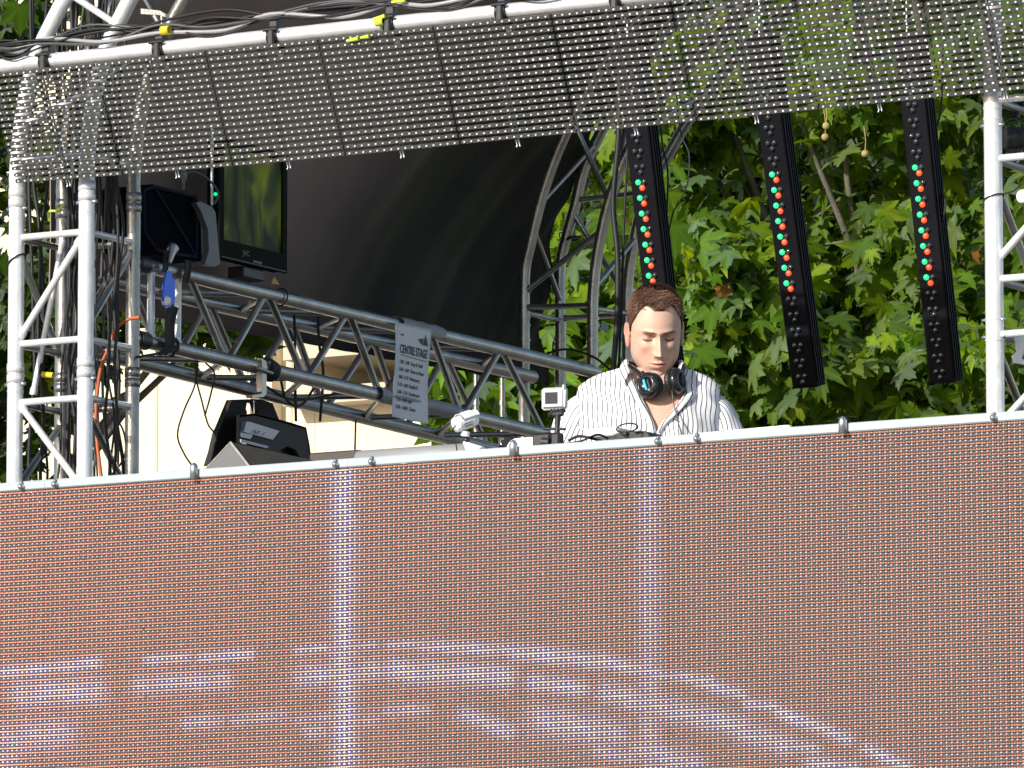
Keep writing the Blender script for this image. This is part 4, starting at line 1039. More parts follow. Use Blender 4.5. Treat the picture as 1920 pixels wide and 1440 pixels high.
# ------------------------------------------------------------------ the performer
PX = rgt.copy(); PY = -np.array([fwd[0], fwd[1], 0]); PY /= np.linalg.norm(PY); PZ = np.array([0, 0, 1.])
POS = DJ.copy()
def L2W(p): p = np.asarray(p, float); return POS+PX*p[..., 0:1]+PY*p[..., 1:2]+PZ*p[..., 2:3]
per = thing('person', (DJ[0], DJ[1], DECK), 'man in open striped shirt with headphones round his neck looking down', 'person')
TH = math.radians(24); ROLL = math.radians(-2.0); YW_ = math.radians(-6)
EYE = np.array([0.0, 0.084, 0.0])
Rx = np.array(Matrix.Rotation(-TH, 3, 'X')); Ry = np.array(Matrix.Rotation(ROLL, 3, 'Y')); Rz = np.array(Matrix.Rotation(YW_, 3, 'Z'))
RH = Rz@Ry@Rx
EY0 = np.array([0.008, 0.055, -0.0105])
def head(p): return (p-EYE)@RH.T+EY0
tabH = np.array([ # z, W, F, B
 (.121, .004, -.010, -.024), (.1195, .020, .010, -.044), (.113, .040, .036, -.070), (.098, .058, .058, -.091), (.075, .069, .0745, -.104), (.045, .0745, .0865, -.109),
 (.018, .0750, .0925, -.107), (.0, .0735, .0885, -.102), (-.02, .0725, .0885, -.094), (-.04, .0715, .0885, -.082), (-.058, .0695, .0870, -.072), (-.075, .0640, .0850, -.068),
 (-.090, .0535, .0830, -.066), (-.101, .0425, .0805, -.065), (-.109, .0340, .0740, -.064), (-.114, .0400, .0560, -.064), (-.119, .0480, .0380, -.064), (-.130, .0540, .0300, -.064), (-.160, .0560, .0300, -.066), (-.20, .060, .034, -.070)])
_zf = np.linspace(-.22, .125, 1400); _dz = _zf[1]-_zf[0]; _tab = {}
for _k in (1, 2, 3):
    _r = np.interp(_zf, tabH[::-1, 0], tabH[::-1, _k]); _s = _r
    for _sg in (.007,):
        _n = int(3*_sg/_dz); _kk = np.exp(-(np.arange(-_n, _n+1)*_dz/_sg)**2/2); _kk /= _kk.sum()
        _s = np.convolve(np.pad(_r, _n, 'edge'), _kk, 'valid')
    _w = np.clip((_zf+.098)/.03, 0, 1)*np.clip((.108-_zf)/.012, 0, 1); _tab[_k] = _r*(1-_w)+_s*_w
def H(z, k): return np.interp(z, _zf, _tab[k])
def gs(x, s): return np.exp(-(x/s)**2)
def feat(x, z):
    ax = np.abs(x); d = np.zeros_like(x)
    # nose ridge
    t = np.clip((0.012-z)/0.050, 0, 1)
    hgt = (.004+.026*t**1.15)*np.where(z > -.038, 1, np.exp(-((z+.038)/.0075)**2))*np.clip((.026-z)/.014, 0, 1)
    wid = .0058+.0052*t
    d += hgt*gs(x, wid)
    d += .0095*gs(ax-.0108, .0055)*gs(z+.0395, .0065)
    d -= .0035*gs(ax-.0065, .0028)*gs(z+.0475, .0025)
    d -= .0225*gs(ax-.026, .0150)*gs(z-.001, .0110)
    d -= .0055*gs(ax-.0155, .006)*gs(z-.003, .011)
    d += .0130*gs(ax-.0315, .0110)*gs(z+.001, .0074)
    d -= .0026*gs(ax-.0315, .013)*gs(z-.0085, .0018)
    d -= .0016*gs(ax-.0315, .012)*gs(z+.0085, .0016)
    d += .0066*gs(ax-.024, .022)*gs(z-.0160, .0080)
    d += .0062*gs(ax-.046, .015)*gs(z+.022, .013)
    d -= .0062*gs(ax-.043, .013)*gs(z+.056, .017)
    d += .0055*gs(x, .026)*gs(z+.063, .018)
    d -= .0015*gs(ax-.024+(z+.05)*.55, .0040)*gs(z+.050, .013)
    d -= .0012*gs(x, .0030)*gs(z+.0555, .005)
    d += .0052*gs(x, .0180)*gs(z+.0615, .0030)
    d += .0085*gs(x, .0165)*gs(z+.0720, .0045)
    d -= .0050*gs(x, .0210)*gs(z+.0663-.0012*gs(x, .006), .0015)
    d -= .0055*gs(x, .022)*gs(z+.0820, .0045)
    d += .0055*gs(x, .0170)*gs(z+.098, .0110)
    return d
zs_h = np.concatenate([np.linspace(.121, .035, 34), np.linspace(.034, -.118, 118), np.linspace(-.121, -.20, 16)])
NA = 200
u = np.linspace(-1, 1, NA, endpoint=False); ang = math.pi*(u*0.55+0.45*u**3)   # dense at the front
Zg, Ag = np.meshgrid(zs_h, ang, indexing='ij')
Wz = H(Zg, 1); Fz = H(Zg, 2); Bz = H(Zg, 3); cy = np.where(Zg > -.10, -.012, -.018); cy = np.minimum(cy, Fz-.005)
sn = np.sin(Ag); cs_ = np.cos(Ag)
Xg = Wz*np.sign(sn)*np.abs(sn)**.92
Yg = np.where(cs_ > 0, cy+(Fz-cy)*np.abs(cs_)**.86, cy-(cy-Bz)*np.abs(cs_)**.9)
front = np.clip(cs_*2.2, 0, 1)
Yg = Yg+feat(Xg, Zg)*front
HV = np.stack([Xg, Yg, Zg], -1)
def hairline(x, y):
    """lowest z that carries hair at azimuth given by x,y of the upright head"""
    an = abs(math.atan2(x, y+.012))
    return .013+float(np.interp(an, [0, .16, .36, .52, .68, .80, .92, 1.10, 1.28, 1.45, 1.62, 1.85, 2.2, 3.2], [.0660, .0665, .0760, .0800, .066, .050, .034, .016, -.012, -.022, .020, .020, -.045, -.075]))
# bend head onto neck
def lower(p):
    p = p.copy(); p[..., 2] = np.where(p[..., 2] < 0, np.maximum(p[..., 2], -.12)*1.19+np.minimum(p[..., 2]+.12, 0), p[..., 2]*.97); return p
head0 = head
head = lambda p: head0(lower(p))
hd = head(HV.reshape(-1, 3)).reshape(HV.shape)
NB = np.array([-0.010, -.035, -.235])       # neck base in local space
st_n = HV.copy(); st_n[..., 2] = HV[..., 2]; st_n = st_n+np.array([-.006, -.028, -.008])
bl_ = np.clip((HV[..., 2]+.19)/.07, 0, 1); bl_ = bl_*bl_*(3-2*bl_)
HP = hd*bl_[..., None]+st_n*(1-bl_)[..., None]
# chest / torso rings below the neck (body)
tabT = np.array([ # z, W, F, B, cx
 (-.085, .088, .000, -.095, -.010), (-.095, .124, .006, -.105, -.012), (-.105, .152, .012, -.112, -.014), (-.118, .176, .020, -.118, -.015), (-.134, .195, .031, -.122, -.016), (-.152, .206, .043, -.125, -.017), (-.170, .211, .056, -.126, -.018),
 (-.20, .210, .074, -.130, -.019), (-.25, .206, .090, -.130, -.019), (-.32, .198, .098, -.124, -.018), (-.42, .182, .100, -.112, -.016), (-.54, .166, .102, -.100, -.012), (-.66, .172, .098, -.102, -.010)])
def Tt(z, k): return np.interp(z, tabT[::-1, 0], tabT[::-1, k])
def ring(z, A, grow=0.0):
    W_ = Tt(z, 1)+grow; F_ = Tt(z, 2)+grow; B_ = Tt(z, 3)-grow; cx = Tt(z, 4); cy = (F_+B_)/2-.01
    s, c = np.sin(A), np.cos(A)
    x = cx+W_*np.sign(s)*np.abs(s)**.9; y = np.where(c > 0, cy+(F_-cy)*np.abs(c)**.62, cy-(cy-B_)*np.abs(c)**.7)
    return np.stack([x, y, z+0*x], -1)
# body mesh pieces --------------------------------------------------
bodyV = []; bodyF = []; bodyC = []
def addgrid(G, C, wrap=True):
    a, b = G.shape[:2]; o = sum(len(v) for v in bodyV); bodyV.append(G.reshape(-1, 3)); bodyC.append(C.reshape(-1, 3))
    i, j = np.meshgrid(np.arange(a-1), np.arange(b if wrap else b-1), indexing='ij'); j2 = (j+1) % b
    bodyF.append((np.stack([i*b+j, i*b+j2, (i+1)*b+j2, (i+1)*b+j], -1).reshape(-1, 4)+o))
SK = np.array([.66, .425, .325])
C = np.ones(HV.shape)*SK
nzv = np.vectorize(lambda x, z, y: mn.noise(Vector((x*40, y*40, z*40))))
nn_ = nzv(Xg, Zg, Yg)[..., None]; C = C*(1+.10*nn_)
fm = (cs_ > .15)
def paint(mask, col):
    global C
    C = C*(1-mask[..., None])+np.array(col)*mask[..., None]
ax_ = np.abs(Xg)
paint(np.clip(.40*gs(ax_-.04, .022)*gs(Zg+.03, .018)+.40*gs(Xg, .012)*gs(Zg+.038, .012), 0, 1)*fm*.5, (.64, .30, .22))
brow = gs(Zg-.0150-.0030*gs(ax_-.034, .015)+(ax_-.03)*.02, .0040)*np.clip((ax_-.010)/.006, 0, 1)*np.clip((.052-ax_)/.010, 0, 1)
paint(np.clip(brow*(1.0+.4*nzv(Xg*6, Zg*2, Yg*2)), 0, .92)*fm, (.085, .045, .028))
lash = gs(Zg+.0085-.0022*((ax_-.0315)/.012)**2, .0025)*np.clip((.0155-np.abs(ax_-.0315))/.004, 0, 1)
paint(np.clip(lash*1.2, 0, .95)*fm, (.035, .02, .018))
paint(np.clip(.65*gs(ax_-.0315, .014)*gs(Zg-.001, .006), 0, 1)*fm, (.40, .21, .16))
paint(np.clip(.35*gs(ax_-.030, .014)*gs(Zg+.013, .004), 0, 1)*fm, (.46, .26, .20))
lips = gs(Xg, .0215)*gs(Zg+.0675, .0078); lips = np.clip((lips-.35)*4, 0, 1)*fm
paint(lips*.85, (.50, .17, .16))
paint(np.clip(gs(Zg+.0665, .0012)*gs(Xg, .022), 0, 1)*fm*.8, (.22, .07, .06))
stub = np.clip((-.045-Zg)/.025, 0, 1)*fm*(1-lips)*.34*np.clip(1.1+nn_[..., 0], 0, 1); paint(stub, (.34, .24, .20))
hm_ = np.array([[1.0 if HV[i, j, 2] > hairline(HV[i, j, 0], HV[i, j, 1])-.001 else 0.0 for j in range(NA)] for i in range(len(zs_h))])
paint(hm_*.9, (.10, .055, .04))
addgrid(HP, C)
# torso of the body
zt_ = np.array(list(np.linspace(-.088, -.30, 40))+list(np.linspace(-.32, -.66, 14))+[-.74, -.80])
At = np.linspace(-math.pi, math.pi, 96, endpoint=False)
TG = np.stack([ring(z, At, -.008) for z in zt_])
TC = np.ones(TG.shape)*SK*np.array([1.0, .97, .96])
clav = .006*np.exp(-((TG[..., 2]+.155+np.abs(TG[..., 0]+.016)*.12)/.010)**2)*(TG[..., 1] > 0)*np.clip(np.abs(TG[..., 0]+.016)/.03, 0, 1)
TG[..., 1] += clav-.004*np.exp(-((TG[..., 0]+.014)/.012)**2)*(TG[..., 1] > 0)
addgrid(TG, TC)
# ears
def ear(sx):
    c0 = np.array([sx*.0745, -.008, -.012]); G = []; n = 22; mth = 26
    for i in range(n+1):
        th = math.pi*i/n; row = []
        for j in range(mth):
            ph = 2*math.pi*j/mth
            a = math.sin(th)*math.cos(ph); b_ = math.sin(th)*math.sin(ph); c_ = math.cos(th)
            # a = thickness outward, b = forward/back, c = up
            wz = .033*(1.0 if c_ > 0 else .95); wy = .019*(1.12 if c_ > 0 else .78)
            y = b_*wy; z = c_*wz; rr = math.hypot(b_, c_)
            x = a*.0055+(.0045*rr**4 if a > 0 else .0)-(.0055*max(0, 1-(rr/.62)**2) if a > 0 else 0)
            p = np.array([sx*x, y, z])
            R_ = np.array(Matrix.Rotation(sx*math.radians(15), 3, 'Z'))@np.array(Matrix.Rotation(math.radians(8), 3, 'X'))
            row.append(c0+R_@p+np.array([sx*.0035, -.004, 0]))
        G.append(row)
    G = np.array(G); return head(G.reshape(-1, 3)).reshape(G.shape)
for sx in (-1, 1):
    E = ear(sx); addgrid(E, np.ones(E.shape)*np.array([.60, .31, .235]))
# arms + hands
def limb(pts, rs, n=20, sub=5):
    pts = bez(pts, sub); R = np.interp(np.linspace(0, 1, len(pts)), np.linspace(0, 1, len(rs)), rs)
    pts = np.array(pts); G = []
    u_ = None
    for i in range(len(pts)):
        t = pts[min(i+1, len(pts)-1)]-pts[max(i-1, 0)]; t /= np.linalg.norm(t)
        if u_ is None:
            a = np.array([0, 1., 0]); u_ = a-t*(a@t)
        u_ = u_-t*(u_@t); u_ /= np.linalg.norm(u_); v_ = np.cross(t, u_)
        an = np.linspace(0, 2*math.pi, n, endpoint=False)
        G.append(pts[i]+R[i]*(np.cos(an)[:, None]*u_+np.sin(an)[:, None]*v_))
    return np.array(G)
arms = {-1: [(-.165, -.035, -.190), (-.225, -.035, -.235), (-.262, -.015, -.33), (-.285, .020, -.43), (-.265, .13, -.435), (-.220, .25, -.425)],
        1: [(.124, -.035, -.190), (.176, -.035, -.235), (.206, -.015, -.33), (.235, .020, -.43), (.215, .13, -.435), (.165, .25, -.425)]}
armr = [.052, .050, .046, .042, .038, .027]
def skin_limb(pts, rs, n=20):
    G = limb(pts, rs, n); addgrid(G, np.ones(G.shape)*SK); return G
for sx in (-1, 1):
    skin_limb(arms[sx], armr)
    wv = np.array(arms[sx][-1]); fw = np.array([-.25*sx, 1, -.12]); fw /= np.linalg.norm(fw); sdv = np.cross(fw, (0, 0, 1)); sdv /= np.linalg.norm(sdv); upn = np.cross(sdv, fw)
    # palm
    G = []
    for t, wd_, th_ in ((0, .026, .019), (.02, .030, .017), (.05, .039, .015), (.08, .041, .013), (.092, .036, .009), (.094, .001, .001)):
        an = np.linspace(0, 2*math.pi, 20, endpoint=False)
        G.append(wv+fw*(t-.006)+sdv*(wd_*np.cos(an))[:, None]+upn*(th_*np.sin(an))[:, None])
    addgrid(np.array(G), np.ones((6, 20, 3))*SK)
    for k, (o_, ln) in enumerate(((-.030, .068), (-.010, .078), (.010, .073), (.029, .056))):
        s0 = wv+fw*.076+sdv*o_; 
        pts = [s0, s0+fw*ln*.45-upn*.004, s0+fw*ln*.78-upn*(.014+.003*k), s0+fw*ln*.94-upn*(.030+.003*k)]
        skin_limb(pts, [.0092, .0088, .0080, .0062], 10)
    tb0 = wv+fw*.020-sdv*sx*-.026
    skin_limb([tb0, tb0+fw*.03+sdv*sx*.020, tb0+fw*.055+sdv*sx*.024-upn*.008], [.013, .0105, .0075], 10)
BV = np.concatenate(bodyV); BF = np.concatenate(bodyF); BC = np.concatenate(bodyC)
SKM = mat('skin', (1, 1, 1), .44, 0, .07, 130, .16, 500, attr='skincol', spec=.45)
SKM.node_tree.nodes['Principled BSDF'].inputs['Subsurface Weight'].default_value = .12
SKM.node_tree.nodes['Principled BSDF'].inputs['Subsurface Radius'].default_value = (.008, .003, .0015)
SKM.node_tree.nodes['Principled BSDF'].inputs['Subsurface Scale'].default_value = 1.0
npmesh('body', L2W(BV), BF, SKM, per, {'skincol': ('FLOAT_COLOR', np.concatenate([BC, np.ones((len(BC), 1))], 1))}, True)

# ------------------------------------------------------------------ shirt
SHIRT = bpy.data.materials.new('striped_cotton'); SHIRT.use_nodes = True; nt = SHIRT.node_tree; bs = nt.nodes['Principled BSDF']
at = nt.nodes.new('ShaderNodeAttribute'); at.attribute_name = 'stripe'
sep = nt.nodes.new('ShaderNodeSeparateXYZ'); nt.links.new(at.outputs['Vector'], sep.inputs[0])
mf = nt.nodes.new('ShaderNodeMath'); mf.operation = 'FRACT'; nt.links.new(sep.outputs[0], mf.inputs[0])
ms1 = nt.nodes.new('ShaderNodeMath'); ms1.operation = 'SUBTRACT'; ms1.inputs[1].default_value = .5; nt.links.new(mf.outputs[0], ms1.inputs[0])
mab = nt.nodes.new('ShaderNodeMath'); mab.operation = 'ABSOLUTE'; nt.links.new(ms1.outputs[0], mab.inputs[0])
mr = nt.nodes.new('ShaderNodeMapRange'); mr.inputs[1].default_value = .08; mr.inputs[2].default_value = .12; mr.inputs[3].default_value = 1; mr.inputs[4].default_value = 0; nt.links.new(mab.outputs[0], mr.inputs[0])
mc = nt.nodes.new('ShaderNodeMix'); mc.data_type = 'RGBA'; mc.inputs[6].default_value = (.80, .80, .83, 1); mc.inputs[7].default_value = (.03, .03, .05, 1)
nt.links.new(mr.outputs[0], mc.inputs[0]); nt.links.new(mc.outputs[2], bs.inputs['Base Color']); bs.inputs['Roughness'].default_value = .85
SP = .0138
def fold(x, z, k=1.0):
    f = .0095*(1-2*abs(math.sin(x*36+z*22+2*math.sin(z*15+x*9))))*math.exp(-((z+.33)/.16)**2)
    f += .010*mn.noise(Vector((x*14, z*9, 4.2)))+.005*mn.noise(Vector((x*30, z*20, 1.2)))
    return f*k
def edgeL(z):  # local x of left opening edge (image left) as function of z
    return np.interp(z, [-.300, -.283, -.262, -.232, -.200, -.170, -.140, -.10], [-.004, -.003, -.008, -.022, -.036, -.050, -.064, -.070])
def edgeR(z):
    return np.interp(z, [-.300, -.283, -.262, -.232, -.200, -.170, -.140, -.10], [.000, .002, .014, .040, .064, .084, .080, .066])
shV = []; shF = []; shU = []; 
def sh_add(V, Fq, U):
    o = sum(len(v) for v in shV); shV.append(np.asarray(V)); shF.append(np.asarray(Fq)+o); shU.append(np.asarray(U))
# torso cloth
zt2_ = np.array(list(np.linspace(-.086, -.30, 64))+list(np.linspace(-.304, -.66, 40))); A2 = np.linspace(-math.pi, math.pi, 180, endpoint=False)
SG = np.stack([ring(z, A2, .004) for z in zt2_])
for i in range(SG.shape[0]):
    for j in range(SG.shape[1]):
        x, y, z = SG[i, j]; f = fold(x, z+y*.3, min(1, (-.09-z)/.05) if z > -.14 else 1)
        nrm_ = np.array([x+.018, y+.02, 0]); nrm_ /= np.linalg.norm(nrm_)+1e-6; SG[i, j] += nrm_*f
# extra bagginess at left front edge
Ux = SG[..., 0]/SP+.17*np.sin(SG[..., 2]*26+SG[..., 0]*9)+.14*np.sin(SG[..., 2]*71+SG[..., 0]*40)+ .9*np.clip((-.2-SG[..., 2])/.3, 0, 1)*SG[..., 0]*0
Ux = np.where(SG[..., 1] < -.04, SG[..., 0]/SP, Ux)
a, b_ = SG.shape[:2]; keep = []
for i in range(a-1):
    for j in range(b_):
        j2 = (j+1) % b_; q = (i*b_+j, i*b_+j2, (i+1)*b_+j2, (i+1)*b_+j)
        ps = SG[[i, i, i+1, i+1], [j, j2, j2, j]]; c = ps.mean(0)
        if c[1] > -.02 and c[2] > -.288:
            xi = c[0]
            if edgeL(c[2])-.007 < xi < edgeR(c[2])+.007: continue
        keep.append(q)
# snap vertices close to the edges for a clean hem
for i in range(a):
    for j in range(b_):
        x, y, z = SG[i, j]
        if y > -.02 and z > -.288:
            for e in (edgeL(z), edgeR(z)):
                pass
sh_add(SG.reshape(-1, 3), np.array(keep), np.stack([Ux.ravel(), SG[..., 2].ravel(), 0*Ux.ravel()], 1))
# sleeves
for sx in (-1, 1):
    pts = list(arms[sx]); pts[0] = (pts[0][0]+.01*-sx, pts[0][1], pts[0][2]+.0)
    G = limb(pts, [.052, .060, .060, .058, .050, .040], 48, 9)
    n_, m_ = G.shape[:2]
    cen = G.mean(1)
    for i in range(n_):
        for j in range(m_):
            d = G[i, j]-cen[i]; l = np.linalg.norm(d)
            f = .011*(1-2*abs(math.sin(i*.33+j*.15)))*math.exp(-((i-26)/10)**2)+.006*mn.noise(Vector((i*.16, j*.19, sx*3.)))
            G[i, j] = cen[i]+d/l*(l+f)
    U = np.tile(np.arange(m_)/m_*2*math.pi*.060/SP, (n_, 1))+np.arange(n_)[:, None]*.02
    U = U+.15*np.sin(np.arange(n_)*.4)[:, None]
    i, j = np.meshgrid(np.arange(n_-1), np.arange(m_), indexing='ij'); j2 = (j+1) % m_
    # avoid stripe jump at the seam: put the seam at the back
    fq = np.stack([i*m_+j, i*m_+j2, (i+1)*m_+j2, (i+1)*m_+j], -1).reshape(-1, 4)
    k = 26
    U2 = U.copy(); 
    sh_add(G.reshape(-1, 3), fq, np.stack([np.round(2*math.pi*.060/SP)/(2*math.pi*.060/SP)*U2.ravel(), 0*U2.ravel(), 0*U2.ravel()], 1))
SV = np.concatenate(shV); SF = np.concatenate(shF); SU = np.concatenate(shU)
npmesh('shirt', L2W(SV), SF, SHIRT, per, {'stripe': ('FLOAT_VECTOR', SU)}, True)
# front edge facings (folded plackets) and collar
def surf(x, z, o=0.0):
    # front y of shirt at x,z
    W_ = Tt(z, 1)+.004; F_ = Tt(z, 2)+.004; B_ = Tt(z, 3)-.004; cx = Tt(z, 4); cy = (F_+B_)/2-.01
    s = min(.999, abs((x-cx)/W_))**(1/.9); c = math.sqrt(max(0, 1-s*s))
    return np.array([x, cy+(F_-cy)*c**.62+fold(x, z)+o, z])
def facing(name, zr_, edge, w0, w1, side, lift):
    G = []; U = []
    for i, z in enumerate(np.linspace(zr_[0], zr_[1], 40)):
        e = float(edge(z)); row = []; ur = []; t = i/39; wd_ = w0+(w1-w0)*t
        for k, s in enumerate(np.linspace(0, 1, 9)):
            x = e+side*wd_*s; p = surf(x, z-.25*abs(side)*wd_*s, 0)
            p[1] += .0035+lift*math.sin(math.pi*s)**.7*(1)+(0 if s < .95 else -.002)
            row.append(p); ur.append((s*wd_*.8/SP+.25+.1*math.sin(i*.3), z, 0))
        G.append(row); U.append(ur)
    G = np.array(G); U = np.array(U); i, j = np.meshgrid(np.arange(39), np.arange(8), indexing='ij')
    fq = np.stack([i*9+j, i*9+j+1, (i+1)*9+j+1, (i+1)*9+j], -1).reshape(-1, 4)
    return npmesh(name, L2W(G.reshape(-1, 3)), fq, SHIRT, per, {'stripe': ('FLOAT_VECTOR', U.reshape(-1, 3))}, True)
facing('lapel', (-.125, -.290), edgeL, .034, .010, -1, .006)
facing('lapel', (-.135, -.290), edgeR, .036, .012, 1, .008)
def collar(sx):
    # stand from back of neck round to the tip, fold down
    cx = -.006
    inner = [(sx*.0, -.108, -.078), (sx*.040, -.098, -.074), (sx*.066, -.066, -.070), (sx*.074, -.030, -.074), (sx*.072, .004, -.092), (sx*.066, .030, -.118)]
    outer = [(sx*.0, -.132, -.108), (sx*.052, -.122, -.106), (sx*.088, -.080, -.104), (sx*.104, -.030, -.110), (sx*.104, .022, -.132), (sx*.090, .060, -.165)]
    I = np.array(bez(inner, 6)); O = np.array(bez(outer, 6)); n = len(I); G = []; U = []
    for i in range(n):
        row = []; ur = []
        for s in np.linspace(0, 1, 8):
            p = I[i]*(1-s)+O[i]*s+np.array([0, .004*math.sin(math.pi*s), .011*math.sin(math.pi*min(1, s*1.2))])
            row.append(p+np.array([cx, 0, .008+.008*s])); ur.append((s*.045/SP+.1, i, 0))
        G.append(row); U.append(ur)
    G = np.array(G); U = np.array(U); i, j = np.meshgrid(np.arange(n-1), np.arange(7), indexing='ij')
    fq = np.stack([i*8+j, i*8+j+1, (i+1)*8+j+1, (i+1)*8+j], -1).reshape(-1, 4)
    o = npmesh('collar', L2W(G.reshape(-1, 3)), fq, SHIRT, per, {'stripe': ('FLOAT_VECTOR', U.reshape(-1, 3))}, True)
    so_ = o.modifiers.new('s', 'SOLIDIFY'); so_.thickness = .0015; so_.offset = 1
collar(-1); collar(1)
m = MB()
for x, y, o_ in ((1169, 716, 0), (1229, 816, .0)):
    q = onY(x, y, 0)
q = L2W(np.array([[.058, .09, -.262]]))[0]
m.box(L2W(np.array([surf(.056, -.255, .004)]))[0], (.008, .002, .004)); m.build('chest_emblem', mat('dark_thread', (.05, .05, .08), .8), per)
# trousers, shoes
m = MB()
tr_ = MB()
for sx in (-1, 1):
    tr_.tube(bez([L2W(np.array([p]))[0] for p in ((sx*.075-.01, 0, -.64), (sx*.085-.01, .01, -.80), (sx*.095-.01, .01, -1.15), (sx*.10-.01, -.01, DECK+.08-POS[2]))], 5), [.098, .095, .092, .09, .088, .084, .08, .075, .07, .068, .066, .064, .062, .06, .06, .06], 24)
tr_.lathe(L2W(np.array([[-.01, 0, -.80]]))[0], (0, 0, 1), [(0, .10), (.05, .165), (.18, .160), (.182, .15)], 28)
tr_.build('trousers', mat('dark_denim', (.02, .024, .04), .9, 0, .2, 60), per)
for sx in (-1, 1):
    q = L2W(np.array([[sx*.10-.01, .05, 0]]))[0]; s_ = MB(); s_.sphere((q[0], q[1], DECK+.035), .05, 16, 10, np.array([PX, PY, PZ]), (.9, 2.6, .8)); s_.build('shoe', BLACK, per)

# ------------------------------------------------------------------ hair
HAIR = mat('brown_hair', (1, 1, 1), .38, 0, .05, 30, attr='haircol', spec=.6)
HN = np.zeros_like(HV)
du = np.roll(HV, -1, 1)-np.roll(HV, 1, 1); dvv = np.gradient(HV, axis=0); HN = np.cross(du, dvv); HN /= np.linalg.norm(HN, axis=-1)[..., None]+1e-9
cen_ = HV-np.array([0, -.01, .02]); HN *= np.sign((HN*cen_).sum(-1))[..., None]
rr_ = np.random.default_rng(5)
cap_i = []
for i in range(HV.shape[0]-1):
    for j in range(NA):
        p = HV[i, j]
        if p[2] > hairline(p[0], p[1])+.002: cap_i.append((i, j))
# under-cap: offset scalp
hs = set(cap_i); capV = (HV+HN*.0045); 
fq = np.array([(i*NA+j, i*NA+(j+1) % NA, (i+1)*NA+(j+1) % NA, (i+1)*NA+j) for (i, j) in cap_i if (i+1, j) in hs])
HB = np.array([.120, .060, .038])
capw = L2W(head(capV.reshape(-1, 3)))
# strands
pool = np.array(cap_i); 
area = np.array([abs(np.linalg.norm(du[i, j])*np.linalg.norm(dvv[i, j])) for i, j in pool]); prb = area/area.sum()
NS = 9000; pick = rr_.choice(len(pool), NS, p=prb)
SVv = []; SFf = []; SCc = []
for s in range(NS):
    i, j = pool[pick[s]]; p = HV[i, j]+rr_.normal(0, .0006, 3); n = HN[i, j]
    fr_ = max(0, p[1]/.09); top_ = max(0, (p[2]-.05)/.07); side = p[0]/.075
    # combing direction
    flow = np.array([.55*fr_+.25, .55-.5*fr_, .35*fr_])*top_+np.array([0, -.55, -.75])*(1-top_)*(.4+.6*min(1, abs(side)))
    if fr_ > .55 and top_ > .05: flow = np.array([.75*(1 if p[0] > -.02 else .1), .10, .62])
    flow = flow+rr_.normal(0, .16, 3); cl_ = mn.noise_vector(Vector((p[0]*34, p[1]*34, p[2]*34))); flow = flow+np.array(cl_)*.55
    flow = flow-n*(flow@n); flow /= np.linalg.norm(flow)+1e-9
    Ln = (.0125+.0095*top_+.005*fr_)*rr_.uniform(.7, 1.15); lift = .30+.42*top_+(.35 if (fr_ > .5 and top_ > 0) else 0)
    if top_ <= 0: Ln *= .62; lift = .16
    w_ = rr_.uniform(.0006, .0012); pts = []
    for t in (0, .33, .67, 1):
        pts.append(p+n*.002+flow*Ln*t+n*Ln*lift*math.sin(t*1.7)*.8-np.array([0, 0, 1])*Ln*.10*t*t)
    sd = np.cross(flow, n); o = len(SVv)
    tone = rr_.uniform(.55, 1.7)*(1.0 if rr_.random() > .12 else 1.6)
    for q, t in enumerate((0, .33, .67, 1)):
        ww = w_*(1-.75*t); SVv += [pts[q]-sd*ww, pts[q]+sd*ww, pts[q]+n*ww*.9]; SCc += [HB*tone*(1+.25*t)]*3
    for q in range(3):
        a0 = o+q*3; SFf += [(a0, a0+1, a0+4, a0+3), (a0+1, a0+2, a0+5, a0+4), (a0+2, a0, a0+3, a0+5)]
SVw = L2W(head(np.array(SVv)))
allV = np.concatenate([capw, SVw]); allF = np.concatenate([fq, np.array(SFf)+len(capw)])
allC = np.concatenate([np.tile(HB*.7, (len(capw), 1)), np.array(SCc)]); allC = np.concatenate([allC, np.ones((len(allC), 1))], 1)
used_ = np.unique(allF); rem = -np.ones(len(allV), int); rem[used_] = np.arange(len(used_))
npmesh('hair', allV[used_], rem[allF], HAIR, per, {'haircol': ('FLOAT_COLOR', allC[used_])}, True)

